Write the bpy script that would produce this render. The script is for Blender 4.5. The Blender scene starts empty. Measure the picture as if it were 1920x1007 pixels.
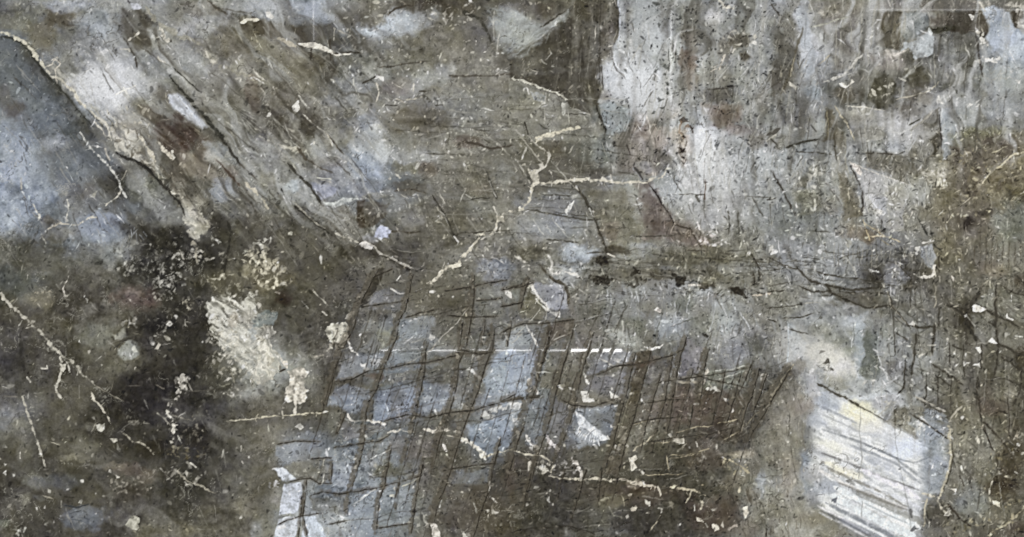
import bpy, math
import numpy as np

# ------------------------------------------------------------------ camera, world, lamps, exposure
scene = bpy.context.scene
D = 2.60                       # camera distance in metres; one photo pixel is one millimetre of stone
CX, CZ = 0.960, 0.5035
Z0 = 0.40                      # the slab's lower edge lies below the frame
cam_data = bpy.data.cameras.new('camera')
cam = bpy.data.objects.new('camera', cam_data)
scene.collection.objects.link(cam)
cam.location = (CX, -D, CZ + Z0)
cam.rotation_euler = (math.radians(90), 0, 0)
cam_data.sensor_width = 36.0
cam_data.lens = 36.0 * D / 1.920
cam_data.clip_end = 100.0
scene.camera = cam

world = bpy.data.worlds.new('World')
scene.world = world
world.use_nodes = True
bg = world.node_tree.nodes['Background']
bg.inputs['Color'].default_value = (0.94, 0.97, 1.0, 1)
bg.inputs['Strength'].default_value = 0.12

scene.view_settings.view_transform = 'Standard'
scene.view_settings.look = 'None'
scene.view_settings.exposure = 0.0
scene.view_settings.gamma = 1.0

def area(name, loc, target, sx, sy, watts, col=(1, 1, 1)):
    L = bpy.data.lights.new(name, 'AREA')
    L.shape = 'RECTANGLE'; L.size = sx; L.size_y = sy; L.energy = watts; L.color = col
    o = bpy.data.objects.new(name, L)
    scene.collection.objects.link(o)
    o.location = loc
    d = np.array(target, float) - np.array(loc, float)
    from mathutils import Vector
    o.rotation_euler = Vector(d).to_track_quat('-Z', 'Y').to_euler()
    return o

# soft hall light from high left, high right and low front, all outside the mirror angle of the slab
area('hall_light_left', (-4.6, -3.6, 3.6), (0.96, 0, 0.9), 3.0, 2.4, 318, (1, 0.985, 0.96))
area('hall_light_right', (6.5, -3.6, 3.6), (0.96, 0, 0.9), 3.0, 2.4, 318, (1, 0.985, 0.96))
area('hall_light_low', (0.96, -3.6, -3.4), (0.96, 0, 0.9), 4.0, 1.6, 186, (1, 0.99, 0.97))

def mirror_lamp(name, px0, py0, px1, py1, dist, radiance):
    """strip lamp of the hall whose mirror image in the polish covers the given patch of stone"""
    k = 1 + dist / D
    def pos(px, py):
        x, z = px / 1000.0, (1007 - py) / 1000.0
        return CX + (x - CX) * k, CZ + (z - CZ) * k + Z0
    ax, az = pos(px0, py0); bx, bz = pos(px1, py1)
    w, h = abs(bx - ax), abs(bz - az)
    watts = radiance * w * h * math.pi
    return area(name, ((ax + bx) / 2, -dist, (az + bz) / 2), ((ax + bx) / 2, 0, (az + bz) / 2), w, h, watts)

mirror_lamp('tube_lamp_main', 1070, 654.6, 1166, 659.2, 3.4, 34)
mirror_lamp('tube_lamp_thin', 715, 656.0, 1062, 658.0, 3.4, 20)
mirror_lamp('tube_lamp_upright', 1257.2, 20, 1259.2, 192, 3.4, 8)
mirror_lamp('tube_lamp_short', 587.2, -40, 589.0, 76, 3.4, 7)
mirror_lamp('beam_edge', 1632, 17.2, 2050, 19.6, 3.4, 5.0)
mirror_lamp('pale_beam', 1632, -120, 2050, 18.0, 3.5, 0.9)

# ------------------------------------------------------------------ canvas: the polished face as a dense grid
def axis(a, b, lo, hi, fine, coarse):
    return np.concatenate([np.arange(a, lo, coarse), np.arange(lo, hi, fine), np.arange(hi, b + coarse, coarse)]).astype(np.float32)
xs = axis(-420, 2340, -40, 1960, 1.5, 5.0)
ys = axis(-360, 1407, -40, 1047, 1.5, 5.0)
NX, NY = len(xs), len(ys)
X, Y = np.meshgrid(xs, ys)
rng = np.random.default_rng(7)
TAB = rng.random((64, 128, 128)).astype(np.float32) * 2 - 1
_seed = [0]
def vn(x, y, s):
    t = TAB[s % 64]
    xf = np.floor(x); yf = np.floor(y)
    xi = xf.astype(np.int32); yi = yf.astype(np.int32)
    fx = x - xf; fy = y - yf
    fx = fx * fx * (3 - 2 * fx); fy = fy * fy * (3 - 2 * fy)
    x0 = xi & 127; x1 = (xi + 1) & 127; y0 = yi & 127; y1 = (yi + 1) & 127
    a = t[y0, x0]; b = t[y0, x1]; c = t[y1, x0]; d = t[y1, x1]
    return (a + (b - a) * fx) * (1 - fy) + (c + (d - c) * fx) * fy
def fbm(x, y, wl, s, octv=3, gain=0.55):
    o = np.zeros(np.shape(x), np.float32); amp = 1.0; tot = 0
    for k in range(octv):
        ca, sa = math.cos(0.6 * k + s), math.sin(0.6 * k + s)
        o += amp * vn((x * ca - y * sa) / wl + 17.3 * k + s, (x * sa + y * ca) / wl + 5.1 * k, s + k)
        tot += amp; amp *= gain; wl *= 0.5
    return o / tot * 1.6
WX = (fbm(X, Y, 16, 1, 3) * 4.5).astype(np.float32)
WY = (fbm(X, Y, 16, 5, 3) * 4.5).astype(np.float32)
EN = fbm(X, Y, 26, 9, 4, 0.7).astype(np.float32)        # noise that frays edges
FN = fbm(X, Y, 7, 13, 2, 0.7).astype(np.float32)        # finer fray

C = np.zeros((NY, NX, 3), np.float32)
ROUGH = np.full((NY, NX), 0.020, np.float32)
HGT = np.zeros((NY, NX), np.float32)
ID = np.zeros((NY, NX), np.int32)
SM = np.zeros((NY, NX), np.float32)             # clear, grain-free mineral
PARTS = [('slab_body', None)]

# broad colour of the stone, cell by cell (every 120 x 112 mm)
PAL = dict(O=(80,77,67), o=(100,97,85), g=(116,116,110), G=(142,144,142), b=(122,128,136), B=(144,152,168), w=(172,176,176),
           d=(64,62,55), k=(50,48,43), r=(96,89,78), e=(124,122,112), R=(80,60,50), y=(108,102,78))
ROWS = ["gGGeGbeOooGGGeego", "bgGeeoGeeOwGGGegB", "bbGoeeeeeoGGGggGg", "BgOogGbeooGwGGGyy", "gbgdOoooegeeGGgye",
        "OOOdoOoogggGeGOoo", "OOodwObgbogggGGoo", "gOkdoobobooOOwwoO", "OOOdobboOOOOgBwoo", "OOOoowboOOOOgoGoO"]
base = np.array([[PAL[c] for c in r] for r in ROWS], np.float32)
def base_sample(x, y):
    gx = x / 120.0; gy = y / 111.9
    gx = np.abs(gx); gx = np.where(gx > 16, 32 - gx, gx); gy = np.abs(gy); gy = np.where(gy > 9, 18 - gy, gy)
    gx = np.clip(gx, 0, 15.999); gy = np.clip(gy, 0, 8.999)
    xi = gx.astype(int); yi = gy.astype(int); fx = (gx - xi)[..., None]; fy = (gy - yi)[..., None]
    fx = fx * fx * (3 - 2 * fx); fy = fy * fy * (3 - 2 * fy)
    return (base[yi, xi] * (1 - fx) + base[yi, xi + 1] * fx) * (1 - fy) + (base[yi + 1, xi] * (1 - fx) + base[yi + 1, xi + 1] * fx) * fy
C[:] = base_sample(X + fbm(X, Y, 90, 21, 4) * 55, Y + fbm(X, Y, 90, 27, 4) * 55)

# ------------------------------------------------------------------ brushes (coordinates: quarter-millimetre tiles of the slab)
S = 1859.0 / 480.0
OX = OY = 0.0
def T(c, r):
    global OX, OY
    OX = 480.0 * c; OY = (0, 250, 500, 747)[r]
def PTS(s):
    a = np.array(s.split(), float).reshape(-1, 2) / S
    return a + np.array([OX, OY])
def win(x0, y0, x1, y1):
    i0, i1 = np.searchsorted(xs, (x0, x1)); j0, j1 = np.searchsorted(ys, (y0, y1))
    return slice(max(j0 - 1, 0), min(j1 + 1, NY)), slice(max(i0 - 1, 0), min(i1 + 1, NX))
def sstep(x):
    x = np.clip(x, 0, 1); return x * x * (3 - 2 * x)
def blend(w, m, col):
    C[w] += (np.array(col, np.float32) - C[w]) * m[..., None]
def new_part(kind, label=None):
    PARTS.append((kind, label)); return len(PARTS) - 1
def earthy(col):
    # iron-stained brown is only a tint on the grey groundmass
    if col[0] - col[2] > 29 and sum(col) < 285:
        col = tuple(.62 * q + .38 * g for q, g in zip(col, (106, 100, 89)))
    return col
def b(u, v, ru, rv, col, a=.7, ang=0.0):
    """cloud of colour with a frayed rim"""
    col = earthy(col)
    cx, cy, rx, ry = OX + u / S, OY + v / S, ru / S, rv / S
    R = max(rx, ry) * 1.9
    w = win(cx - R, cy - R, cx + R, cy + R)
    x = X[w] + WX[w] - cx; y = Y[w] + WY[w] - cy
    c, s = math.cos(math.radians(ang)), math.sin(math.radians(ang))
    d = np.sqrt(((x * c + y * s) / rx) ** 2 + ((-x * s + y * c) / ry) ** 2)
    m = a * sstep((1.45 - d + 0.42 * EN[w]) / 0.95)
    blend(w, m, col)
    if sum(col) > 520: SM[w] = np.maximum(SM[w], m * .8)
    elif sum(col) < 190: SM[w] = np.maximum(SM[w], m * .25)
    else: SM[w] *= 1 - m
def poly_sd(P, x, y):
    n = len(P); d2 = np.full(x.shape, 1e9, np.float32); ins = np.zeros(x.shape, bool)
    for i in range(n):
        ax, ay = P[i]; bx, by = P[(i + 1) % n]
        ex, ey = bx - ax, by - ay; L = ex * ex + ey * ey + 1e-9
        t = np.clip(((x - ax) * ex + (y - ay) * ey) / L, 0, 1)
        d2 = np.minimum(d2, (x - ax - t * ex) ** 2 + (y - ay - t * ey) ** 2)
        if ay != by:
            ins ^= ((ay > y) != (by > y)) & (x < (bx - ax) * (y - ay) / (by - ay) + ax)
    d = np.sqrt(d2)
    return np.where(ins, d, -d)
QUEUE = []
def p(s, col, a=.8, soft=8, rag=1.0, part=None, tex=None, gapc=.5, cell=False):
    """patch of stone with an outline"""
    P = PTS(s); soft = soft / S; col = earthy(col)
    pad = soft + 6 * rag + 3
    w = win(P[:, 0].min() - pad, P[:, 1].min() - pad, P[:, 0].max() + pad, P[:, 1].max() + pad)
    sd = poly_sd(P, X[w] + WX[w] * rag * .7, Y[w] + WY[w] * rag * .7) + rag * (EN[w] * 1.2 + FN[w] * .9) + soft * .6 * EN[w] * min(rag, 1)
    m = a * sstep(sd / (2 * soft) + .5)
    if cell:
        n_ = vn((X[w] + WX[w] * 2) / 38, (Y[w] + WY[w] * 2) / 20, 26) + .7 * vn(X[w] / 17 + 4, Y[w] / 11, 27)
        m = m * np.clip(.92 + .36 * n_, .3, 1)
    if tex is not None:
        ct, st = math.cos(math.radians(tex)), math.sin(math.radians(tex))
        q = (X[w] + WX[w]) * ct + (Y[w] + WY[w]) * st; r_ = -(X[w] + WX[w]) * st + (Y[w] + WY[w]) * ct
        n_ = vn(q / 26, r_ / 5.5, 33) * .8 + vn(q / 11 + 3, r_ / 3.2, 34) * .7 + EN[w] * .5
        m = m * np.clip(1.0 - gapc * sstep(n_ + .25), .05, 1)
        C[w] += (np.array(col, np.float32) + (n_ * -22)[..., None] - C[w]) * m[..., None]
    else:
        blend(w, m, col)
    if part:
        k = sd > 0
        if k.sum() > 20:
            ID[w][k] = new_part(part)
def cr(s, col, a=.8, soft=9, rag=.6):
    p(s, col, a * .95, soft * 1.7, rag * 1.7, 'feldspar_crystal', None, .5, True)
def jag(P, amp):
    """break a drawn line into short crooked runs, as a crack in rock runs"""
    out = [P[0]]
    for a_, b_ in zip(P[:-1], P[1:]):
        L = math.hypot(*(b_ - a_)); n = max(1, int(L / 5.0))
        if n > 1:
            nrm = np.array([-(b_ - a_)[1], (b_ - a_)[0]]) / (L + 1e-6)
            k = np.arange(1, n) / n
            w_ = np.cumsum(rng.normal(0, 1, n - 1)); w_ -= k * w_[-1]
            off = amp * (w_ * .55 + rng.normal(0, .6, n - 1))
            out += [a_ + (b_ - a_) * t + nrm * o for t, o in zip(k, off)]
        out.append(b_)
    return np.array(out)
def line_mask(P, w0, w1, rag, wob):
    mw = max(w0, w1); pad = mw * 1.3 + 5 * rag + 3
    w = win(P[:, 0].min() - pad, P[:, 1].min() - pad, P[:, 0].max() + pad, P[:, 1].max() + pad)
    j0, i0 = w[0].start, w[1].start
    seg = np.hypot(*(P[1:] - P[:-1]).T); cum = np.concatenate([[0], np.cumsum(seg)]); tot = cum[-1] + 1e-6
    best = np.full((w[0].stop - j0, w[1].stop - i0), -1e3, np.float32)
    for i in range(len(P) - 1):
        ax, ay = P[i]; bx, by = P[i + 1]
        q = win(min(ax, bx) - pad, min(ay, by) - pad, max(ax, bx) + pad, max(ay, by) + pad)
        x = X[q] + WX[q] * rag * .4; y = Y[q] + WY[q] * rag * .4
        ex, ey = bx - ax, by - ay; L = ex * ex + ey * ey + 1e-9
        t = np.clip(((x - ax) * ex + (y - ay) * ey) / L, 0, 1)
        d = np.sqrt((x - ax - t * ex) ** 2 + (y - ay - t * ey) ** 2)
        g = (cum[i] + t * seg[i]) / tot
        hw = .5 * (w0 + (w1 - w0) * g) * np.clip(np.minimum(g, 1 - g) * 9 + .35, 0, 1)
        r = (slice(q[0].start - j0, q[0].stop - j0), slice(q[1].start - i0, q[1].stop - i0))
        best[r] = np.maximum(best[r], hw - d)
    return w, best + wob * (w0 + w1) * .25 * (EN[w] * .6 + FN[w] * .9)
def _draw_line(P, w0, w1, col, a, rag, wob, part, gap, soft, rough):
    dark = part == 'fissure'
    if dark:
        rag *= .55
    w, sd = line_mask(P, w0, w1, rag, wob)
    n1 = EN[w]; n2 = FN[w]
    if dark:
        # a fine dark core inside a wider, fainter shadow-coloured seam of altered rock; strength wanders
        core = sstep((sd - .28 * .5 * max(w0, w1)) / 1.9 + .5)
        halo = sstep((sd + .75 * max(w0, w1)) / (1.7 * max(w0, w1)))
        wander = np.clip(.88 + .45 * n1 + .25 * n2, .25, 1.0)
        m = a * np.clip(.82 * core * wander + .5 * halo * (.85 + .35 * n2), 0, 1)
    else:
        m = a * sstep(sd / (2 * soft) + .5) * np.clip(.95 + .28 * n1 + .42 * n2, .3, 1)
    if gap:
        m = m * sstep((n2 + n1 * .6 + 1.1 - gap) / .5)
    tint = np.array(col, np.float32) if dark else np.array(col, np.float32) + (n2 * 14 + n1 * 8)[..., None]
    C[w] += (tint - C[w]) * m[..., None]
    if rough:
        ROUGH[w] = np.maximum(ROUGH[w], rough * m)
    if part and max(w0, w1) >= 2.6:
        k = m > (.5 if dark else .4) * a
        if k.sum() > 24:
            ID[w][k] = new_part(part)
    if dark:
        HGT[w] = np.minimum(HGT[w], -0.0005 * np.clip(m, 0, 1))
CREAM = (190, 186, 172); WHITE = (208, 206, 199); DARK = (60, 57, 47); PALE = (168, 166, 154)
def l(s, wd, col=DARK, a=.85, w1=None, rag=.8, gap=0, wob=.35):
    """thin line: dark seam or pale thread"""
    P = PTS(s); w0 = wd / S; w1 = w0 if w1 is None else w1 / S
    dark = sum(col) < 260
    P = jag(P, .75 if dark else .5)
    if not dark: w0, w1 = .8 * w0, .8 * w1
    QUEUE.append((_draw_line, (P, w0, w1, col, a, rag, wob, 'fissure' if dark else 'thread', gap, .8 if wd < 16 else 1.5, .25 if dark else 0)))
def v(s, wd, col=CREAM, a=.85, w1=None, rag=.9, gap=0.0, wob=.9):
    """pale vein of uneven width, crooked, with short spurs"""
    P = PTS(s); w0 = .8 * wd / S; w1 = w0 if w1 is None else .8 * w1 / S
    P = jag(P, 1.0)
    QUEUE.append((_draw_line, (P, w0, w1, col, a, rag, wob, 'vein', gap, .9, .12)))
    seg = np.hypot(*(P[1:] - P[:-1]).T); tot = seg.sum()
    for _ in range(int(tot / 22)):
        k = int(rng.integers(0, len(P) - 1)); d = P[k + 1] - P[k]
        t = math.atan2(d[1], d[0]) + rng.choice((-1, 1)) * math.radians(rng.uniform(35, 115)); L = rng.uniform(3, 11)
        Q_ = np.array([P[k], P[k] + L * np.array([math.cos(t), math.sin(t)])])
        QUEUE.append((_draw_line, (jag(Q_, .7), max(w0 * .5, 1.3), .9, col, a * rng.uniform(.45, .9), .5, .5, None, 0, .8, 0)))
def _draw_patch(P, col, a, soft, rag, part, crumble):
    pad = soft + 6 * rag + 3
    w = win(P[:, 0].min() - pad, P[:, 1].min() - pad, P[:, 0].max() + pad, P[:, 1].max() + pad)
    sd = poly_sd(P, X[w] + WX[w] * rag * .7, Y[w] + WY[w] * rag * .7) + rag * (EN[w] * 1.2 + FN[w] * 1.0)
    m = a * sstep(sd / (2 * soft) + .5) * np.clip(.94 + .24 * EN[w] + .34 * FN[w], .4, 1)
    if crumble:
        m = m * (1 - crumble * sstep((FN[w] * .9 + EN[w] * .7 - .25) / .5))
    k_ = 2.2 if part == 'calcite_patch' else 1.0
    tint = np.array(col, np.float32) + k_ * (FN[w] * 14 + EN[w] * 9)[..., None]
    C[w] += (tint - C[w]) * m[..., None]
    if part:
        k = sd > 0
        if k.sum() > 16:
            ID[w][k] = new_part(part)
def c(s, col=WHITE, a=.88, rag=.7, part='flake', soft=3.2, crumble=0.0):
    """chip or patch of pale mineral with a crisp rim"""
    QUEUE.append((_draw_patch, (PTS(s), col, a, soft / S, rag, part, crumble)))
def ch(u, v_, r, col=WHITE, a=.95, el=1.0, part=None):
    """small irregular chip"""
    n = int(rng.integers(5, 8)); t = np.sort(rng.random(n)) * 6.283; q = rng.random() * 3.14
    rr = r / S * (.6 + .6 * rng.random(n))
    px_ = rr * np.cos(t) * el; py_ = rr * np.sin(t)
    P = np.stack([OX + u / S + px_ * math.cos(q) - py_ * math.sin(q), OY + v_ / S + px_ * math.sin(q) + py_ * math.cos(q)], 1)
    QUEUE.append((_draw_patch, (P, col, a * .74, 1.2, .9, part or ('flake' if r > 15 and sum(col) > 300 else None), 0)))
def crumbs(u, v_, ru, rv, col=CREAM, n=30, r=11, a=.9, spread=14):
    for _ in range(n):
        q, t = math.sqrt(rng.random()), rng.random() * 6.283
        cc = tuple(np.clip(np.array(col) + rng.normal(0, spread), 20, 235))
        ch(u + ru * q * math.cos(t), v_ + rv * q * math.sin(t), r * (.35 + rng.random() * .8), cc, a * (.45 + .55 * rng.random()), 1 + 1.6 * rng.random())
def pit(s, col=(42, 38, 28)):
    QUEUE.append((_draw_patch, (PTS(s), col, .86, 2.0, 2.2, 'dark_inclusion', .6)))

def seam(s, band=9.0, core=1.8, off=-.35, a=.66, col=(88, 82, 67)):
    """cleavage seam of the lattice: a soft olive-brown strip with a fine dark line along one side (full millimetre coordinates)"""
    P = np.array(s.split(), float).reshape(-1, 2); band *= 1.4
    B = jag(P + np.array([off * band, 0]), .5)
    QUEUE.append((_draw_line, (B, band, band * .8, col, a, .6, .5, 'seam_strip', 0, 2.6, 0)))
    QUEUE.append((_draw_line, (jag(P, .6), core * 1.35, core * .9, (48, 44, 35), .8, .4, .5, 'fissure', 0, .8, .3)))

def band(s, wd, col, a=.4, soft=6.0):
    """broad soft fold of the rock (full millimetre coordinates)"""
    P = jag(np.array(s.split(), float).reshape(-1, 2), .8)
    w, sd = line_mask(P, wd, wd * .6, 1.6, .5)
    m = a * sstep(sd / (2 * soft) + .5) * np.clip(.85 + .4 * EN[w], .2, 1)
    blend(w, m, col)

# ------------------------------------------------------------------ top row of the slab
T(0,0)
p("-60 250 60 262 120 275 175 310 225 365 275 435 330 510 390 575 450 625 510 700 560 765 620 825 670 885 720 955 790 1020 -60 1020", (98,102,104), .9, 10, .5, 'feldspar_crystal')
p("180 310 330 510 510 710 640 850 760 1020 640 1020 560 880 420 700 250 520 130 360", (70,69,60), .85, 60, 1)
b(120,900,260,190,(128,133,148),.6); b(60,480,120,130,(112,117,124),.5); b(330,820,130,110,(118,124,130),.5)
b(30,700,60,80,(92,88,80),.5); b(110,800,60,60,(78,70,60),.5,50)
p("440 600 600 560 760 640 900 760 1000 900 900 1020 800 1020 700 860 580 740 480 650", (178,177,166), .7, 40, 1.2, None, 50, .6)
p("300 420 420 500 520 620 600 740 560 730 480 620 380 530", (176,172,156), .6, 24, 1.2, None, 50, .6)
l("-30 262 60 272 120 290 168 322 212 378 262 448 318 522 378 590 438 640 498 715 548 780 608 842 660 902",22,(58,58,50),.8)
v("-30 238 60 248 120 268 175 305 225 360 275 430 330 500", 24, (192,188,166))
v("330 500 390 560 470 610 540 670 580 740 650 805 720 870", 16, (186,182,164))
v("700 850 760 890 790 960 810 1020", 14); v("670 880 740 950 800 1015", 10)
l("330 490 380 470 400 430 440 460 400 510 410 610", 10, (188,182,166)); l("375 440 410 410 440 450",9,(188,182,166))
b(760,480,230,170,(158,160,164),.65); b(860,620,260,130,(196,198,204),.8); b(760,660,150,60,(206,208,212),.6); b(940,680,110,60,(196,197,190),.6)
l("840 690 910 655 990 620",14,(220,218,208),.8); l("900 640 940 710",16,(220,218,208),.8)
b(450,130,150,80,(84,77,60),.7); b(300,260,130,110,(104,97,76),.6); b(100,150,160,90,(118,116,96),.6); b(40,70,100,60,(108,108,102),.5)
p("880 40 1000 70 1110 130 1160 190 1080 215 1100 330 1000 370 940 320 870 190", (80,76,66), .8, 18, 1)
b(1010,310,80,60,(82,78,66),.6); b(520,35,190,50,(154,159,174),.75); b(700,170,150,100,(152,158,166),.75); b(600,330,90,120,(140,142,142),.5)
c("935 20 990 18 1012 38 1025 62 975 75 945 52", (194,196,210)); l("925 0 940 22",16,(60,56,60))
v("1165 205 1180 250 1205 285 1235 300", 26); ch(1243,305,14,(52,46,34)); v("1010 228 985 258 935 298", 16); l("1150 405 1165 435 1205 458",12,CREAM); l("865 356 935 350 942 372",9,CREAM)
l("890 268 930 322 970 400 998 500",16,(70,66,56))
b(1120,560,160,130,(132,134,124),.6); b(1380,480,150,120,(150,154,158),.6,40); b(1090,420,110,70,(138,142,146),.5)
p("1350 100 1500 110 1660 120 1560 220 1480 310 1390 280 1260 240", (152,154,152), .7, 20, 1)
b(1060,760,140,70,(112,108,84),.6); b(1170,680,110,60,(96,90,74),.6,40)
b(1120,860,120,80,(74,66,50),.7,30); b(1290,970,180,110,(68,50,42),.9,20); b(980,900,130,90,(128,122,104),.6)
p("1220 690 1290 680 1360 720 1430 800 1510 915 1480 940 1400 885 1290 810 1230 750", (192,197,212), .92, 14, .8, 'feldspar_crystal')
l("1230 545 1300 640 1400 740 1480 840 1560 940 1640 1030",22,(56,56,48),.9,48); l("1255 490 1350 580 1455 665",10,(62,62,52))
p("1480 820 1560 830 1700 1020 1600 1020", (84,82,70), .5, 20)
b(1640,850,170,110,(128,127,116),.6,40); b(1730,280,140,170,(98,92,70),.7,40); b(1840,690,50,120,(84,66,50),.7)
for k in range(7):
    l("%d %d %d %d %d %d" % (1490+k*22,705+k*16,1640+k*20,735+k*24,1870,850+k*30), 8, (156,156,144), .5)
for k in range(16):
    u=1100+k*48; ch(u+rng.normal(0,18), 150+k*29+rng.normal(0,26), 10+rng.random()*10, CREAM, .5, 1.7)
l("1050 60 1170 190 1290 255 1480 345 1560 450 1700 510 1870 600", 30, (154,150,128), .5, rag=2, wob=1.0)
l("1480 350 1530 430 1580 460",22,CREAM,.8,rag=2); ch(1740,410,20); b(1720,470,50,40,(150,148,126),.6)
v("1750 162 1800 142 1880 138",22,(214,208,188)); l("1500 0 1560 50 1660 110",20,(74,68,54),.7); l("1600 60 1780 90 1870 100",16,(88,84,72),.6)
b(1560,40,90,50,(150,150,142),.5); b(1820,40,80,50,(158,162,166),.6)
for k in range(26): ch(760+k*16+rng.normal(0,30),800+rng.random()*200,7+rng.random()*7,(180,175,156),.8,2.2)
T(1,0)
p("-20 -20 640 -20 650 60 700 110 560 150 440 185 330 190 200 150 100 120 -20 95", (150,155,164), .75, 30, 1); b(470,60,200,60,(170,176,194),.7); b(60,40,90,40,(176,180,188),.6)
c("62 85 100 88 135 115 125 140 80 122"); ch(238,115,10)
b(640,60,120,50,(112,112,106),.6); b(700,130,90,60,(92,88,78),.6)
p("-20 120 200 180 360 200 375 290 250 310 100 270 -20 255", (76,69,52), .85, 16, 1)
p("-20 270 130 290 300 345 340 450 250 560 150 520 -20 430", (122,118,100), .6, 26, 1)
b(330,460,150,110,(118,114,96),.5); b(420,470,70,60,(70,64,50),.6); l("400 350 395 430",16,(64,58,46)); l("535 290 540 440",12,(70,64,52),.8)
v("130 290 220 300 300 340", 26, (176,168,146), .8)
c("305 305 360 303 420 298 470 330 520 352 580 378 690 388 692 404 580 402 500 374 420 356 360 342", (220,215,200), part='vein')
l("560 385 650 380 760 385",14,(60,56,46)); b(480,240,130,60,(92,88,76),.6); b(620,300,80,50,(84,80,68),.6)
for s in ("565 200 565 290","565 205 690 262","600 362 720 272","690 200 680 250","520 290 525 345"): l(s,9,(168,164,150),.75)
p("735 220 760 190 850 180 960 110 1050 90 1130 102 1185 190 1195 270 1060 275 880 292 780 276", (180,188,203), .88, 34, 1.6, 'feldspar_crystal')
b(830,225,70,30,(204,212,226),.6); b(1060,150,80,40,(196,202,212),.5); l("800 290 900 270 1010 250 1110 235",10,(140,140,138),.7)
l("960 105 1010 65 1090 40 1140 40",16,(72,66,54)); l("790 125 850 122",14,(165,166,158),.8)
b(900,345,150,90,(142,144,142),.6); b(1000,420,130,70,(134,132,120),.5)
b(1420,50,260,70,(76,71,57),.75); b(1180,25,160,40,(78,72,58),.6); l("1500 90 1640 150 1690 240 1715 345",44,(62,60,50),.75,24,rag=2)
p("1590 30 1700 50 1870 60 1870 200 1760 195 1690 150 1640 90", (152,158,156), .7, 34, 1.4, None, 30, .7)
crumbs(1450,120,200,60,(196,192,178),16,14); crumbs(1540,20,40,20,WHITE,8,12)
l("1728 80 1732 300",14,(184,184,176),.6); l("1772 240 1755 320 1745 410",12,(176,174,164),.7); crumbs(1745,395,30,20,WHITE,6,11); crumbs(1770,510,60,20,WHITE,7,13)
b(1250,330,330,200,(112,108,92),.5); b(1800,420,90,90,(104,100,86),.6); b(1820,300,70,70,(126,128,122),.5)
b(1260,570,150,80,(156,159,161),.7,-20); b(1500,800,220,130,(130,132,130),.6); b(1630,700,180,60,(124,124,118),.5)
b(640,610,150,110,(126,130,134),.6); b(780,640,60,40,(134,138,144),.5); b(820,900,150,110,(152,158,172),.75); b(880,930,50,40,(200,202,196),.75); b(940,810,50,40,(172,173,166),.6); b(780,800,40,40,(150,146,126),.6); b(610,730,130,40,(150,152,152),.6)
b(1150,880,270,90,(92,86,67),.65); b(1000,630,120,60,(120,112,104),.5); b(1800,620,100,60,(112,108,92),.5)
v("680 520 710 590 750 705",11,(186,186,176)); v("868 600 886 670 872 745",11,(188,182,166)); l("1140 600 1146 665",11,CREAM); l("775 605 840 572 905 545",17,(64,60,50))
c("885 552 932 560 925 590 900 580"); l("1015 712 1080 748",13,(174,168,152)); l("1080 726 1205 710",13,(172,168,150)); l("930 765 1030 762",6); l("1300 765 1360 762",6)
l("880 480 960 490 1100 460 1270 440",11,(75,70,58),.75); l("1400 548 1640 552 1870 540",18,(72,66,54),.6); l("1180 665 1270 660",16,(66,62,50),.8)
v("-20 500 60 580 120 630 148 705",15); c("262 765 310 728 318 790 280 832"); l("340 830 420 905 490 950 535 1010",11,CREAM,.85); l("310 690 365 770",12,PALE); l("-20 560 60 610",12,WHITE,.8)
ch(100,835,18); b(400,900,110,80,(66,62,50),.75,40); b(90,880,160,120,(84,80,68),.6,40); b(190,700,120,70,(98,92,76),.5,50); l("200 890 260 1010",9,PALE,.7); b(290,620,110,100,(126,122,106),.5)
l("120 640 240 780 330 870 420 1000",26,(78,74,60),.6); l("540 570 590 620",10,PALE,.8); l("400 690 460 750",8,PALE,.8)
b(650,900,120,60,(112,112,110),.5); l("1560 935 1700 950",8,(64,60,50),.7); ch(1575,930,16); ch(1095,490,13); ch(1140,625,12)
T(2,0)
p("-20 430 150 320 270 220 440 60 470 -20 775 -20 775 270 735 345 738 425 655 470 645 620 645 740 600 800 570 822 430 782 400 722 200 640 -20 562", (77,73,60), .95, 6, .4, 'feldspar_crystal')
p("635 -20 772 -20 772 280 733 340 736 430 652 470", (104,100,88), .75, 10, .5); b(690,240,50,70,(98,92,80),.6)
b(300,400,110,160,(70,66,53),.5); b(560,640,90,170,(68,64,51),.6); b(520,250,80,160,(80,76,62),.5); b(60,480,120,70,(112,110,98),.6); b(150,420,100,80,(100,97,84),.5)
l("440 -10 448 250 430 400 425 560 410 680",30,(122,119,105),.5,16); l("560 30 580 130",18,(118,113,98),.5); l("330 540 315 660",14,(104,100,88),.5); l("640 0 638 300 640 620",10,(64,60,50),.6)
for k in range(9): l("%d %d %d %d"%(470+k*20,20,470+k*20,300+rng.random()*400),6,(106,102,90),.3)
b(60,190,190,130,(176,182,185),.6); b(30,60,80,50,(150,150,146),.6); b(110,40,90,60,(102,98,90),.6); b(40,110,50,30,(204,208,212),.6)
p("-20 60 100 110 200 205 330 110 425 60 440 92 290 222 180 335 90 395 -20 425", (160,165,165), .7, 30, 1.2, None, -35, .8)
b(230,80,90,70,(82,76,66),.7,-30)
l("205 197 280 150 400 75",16,(68,64,54)); l("200 215 300 160 430 70",20,(150,152,148),.7,26); l("240 320 270 240",14,(140,142,136),.6)
l("265 345 280 390 240 440",12,PALE,.7); l("205 430 250 470",12,PALE,.6); ch(290,480,14,PALE)
p("-20 585 70 590 200 652 310 690 400 735 430 782 560 828 610 900 640 1020 -20 1020", (130,129,118), .85, 6, .4)
v("-20 566 60 580 200 640 300 672 412 722",13,(194,192,176)); l("430 776 560 832",8,PALE)
c("130 670 200 668 252 682 235 742 160 722",(166,170,172),.8); l("248 670 240 738 212 762",17,WHITE); l("380 740 374 832",28,(184,184,174)); l("230 780 242 870",12,PALE); l("110 640 130 690",10,WHITE)
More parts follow.
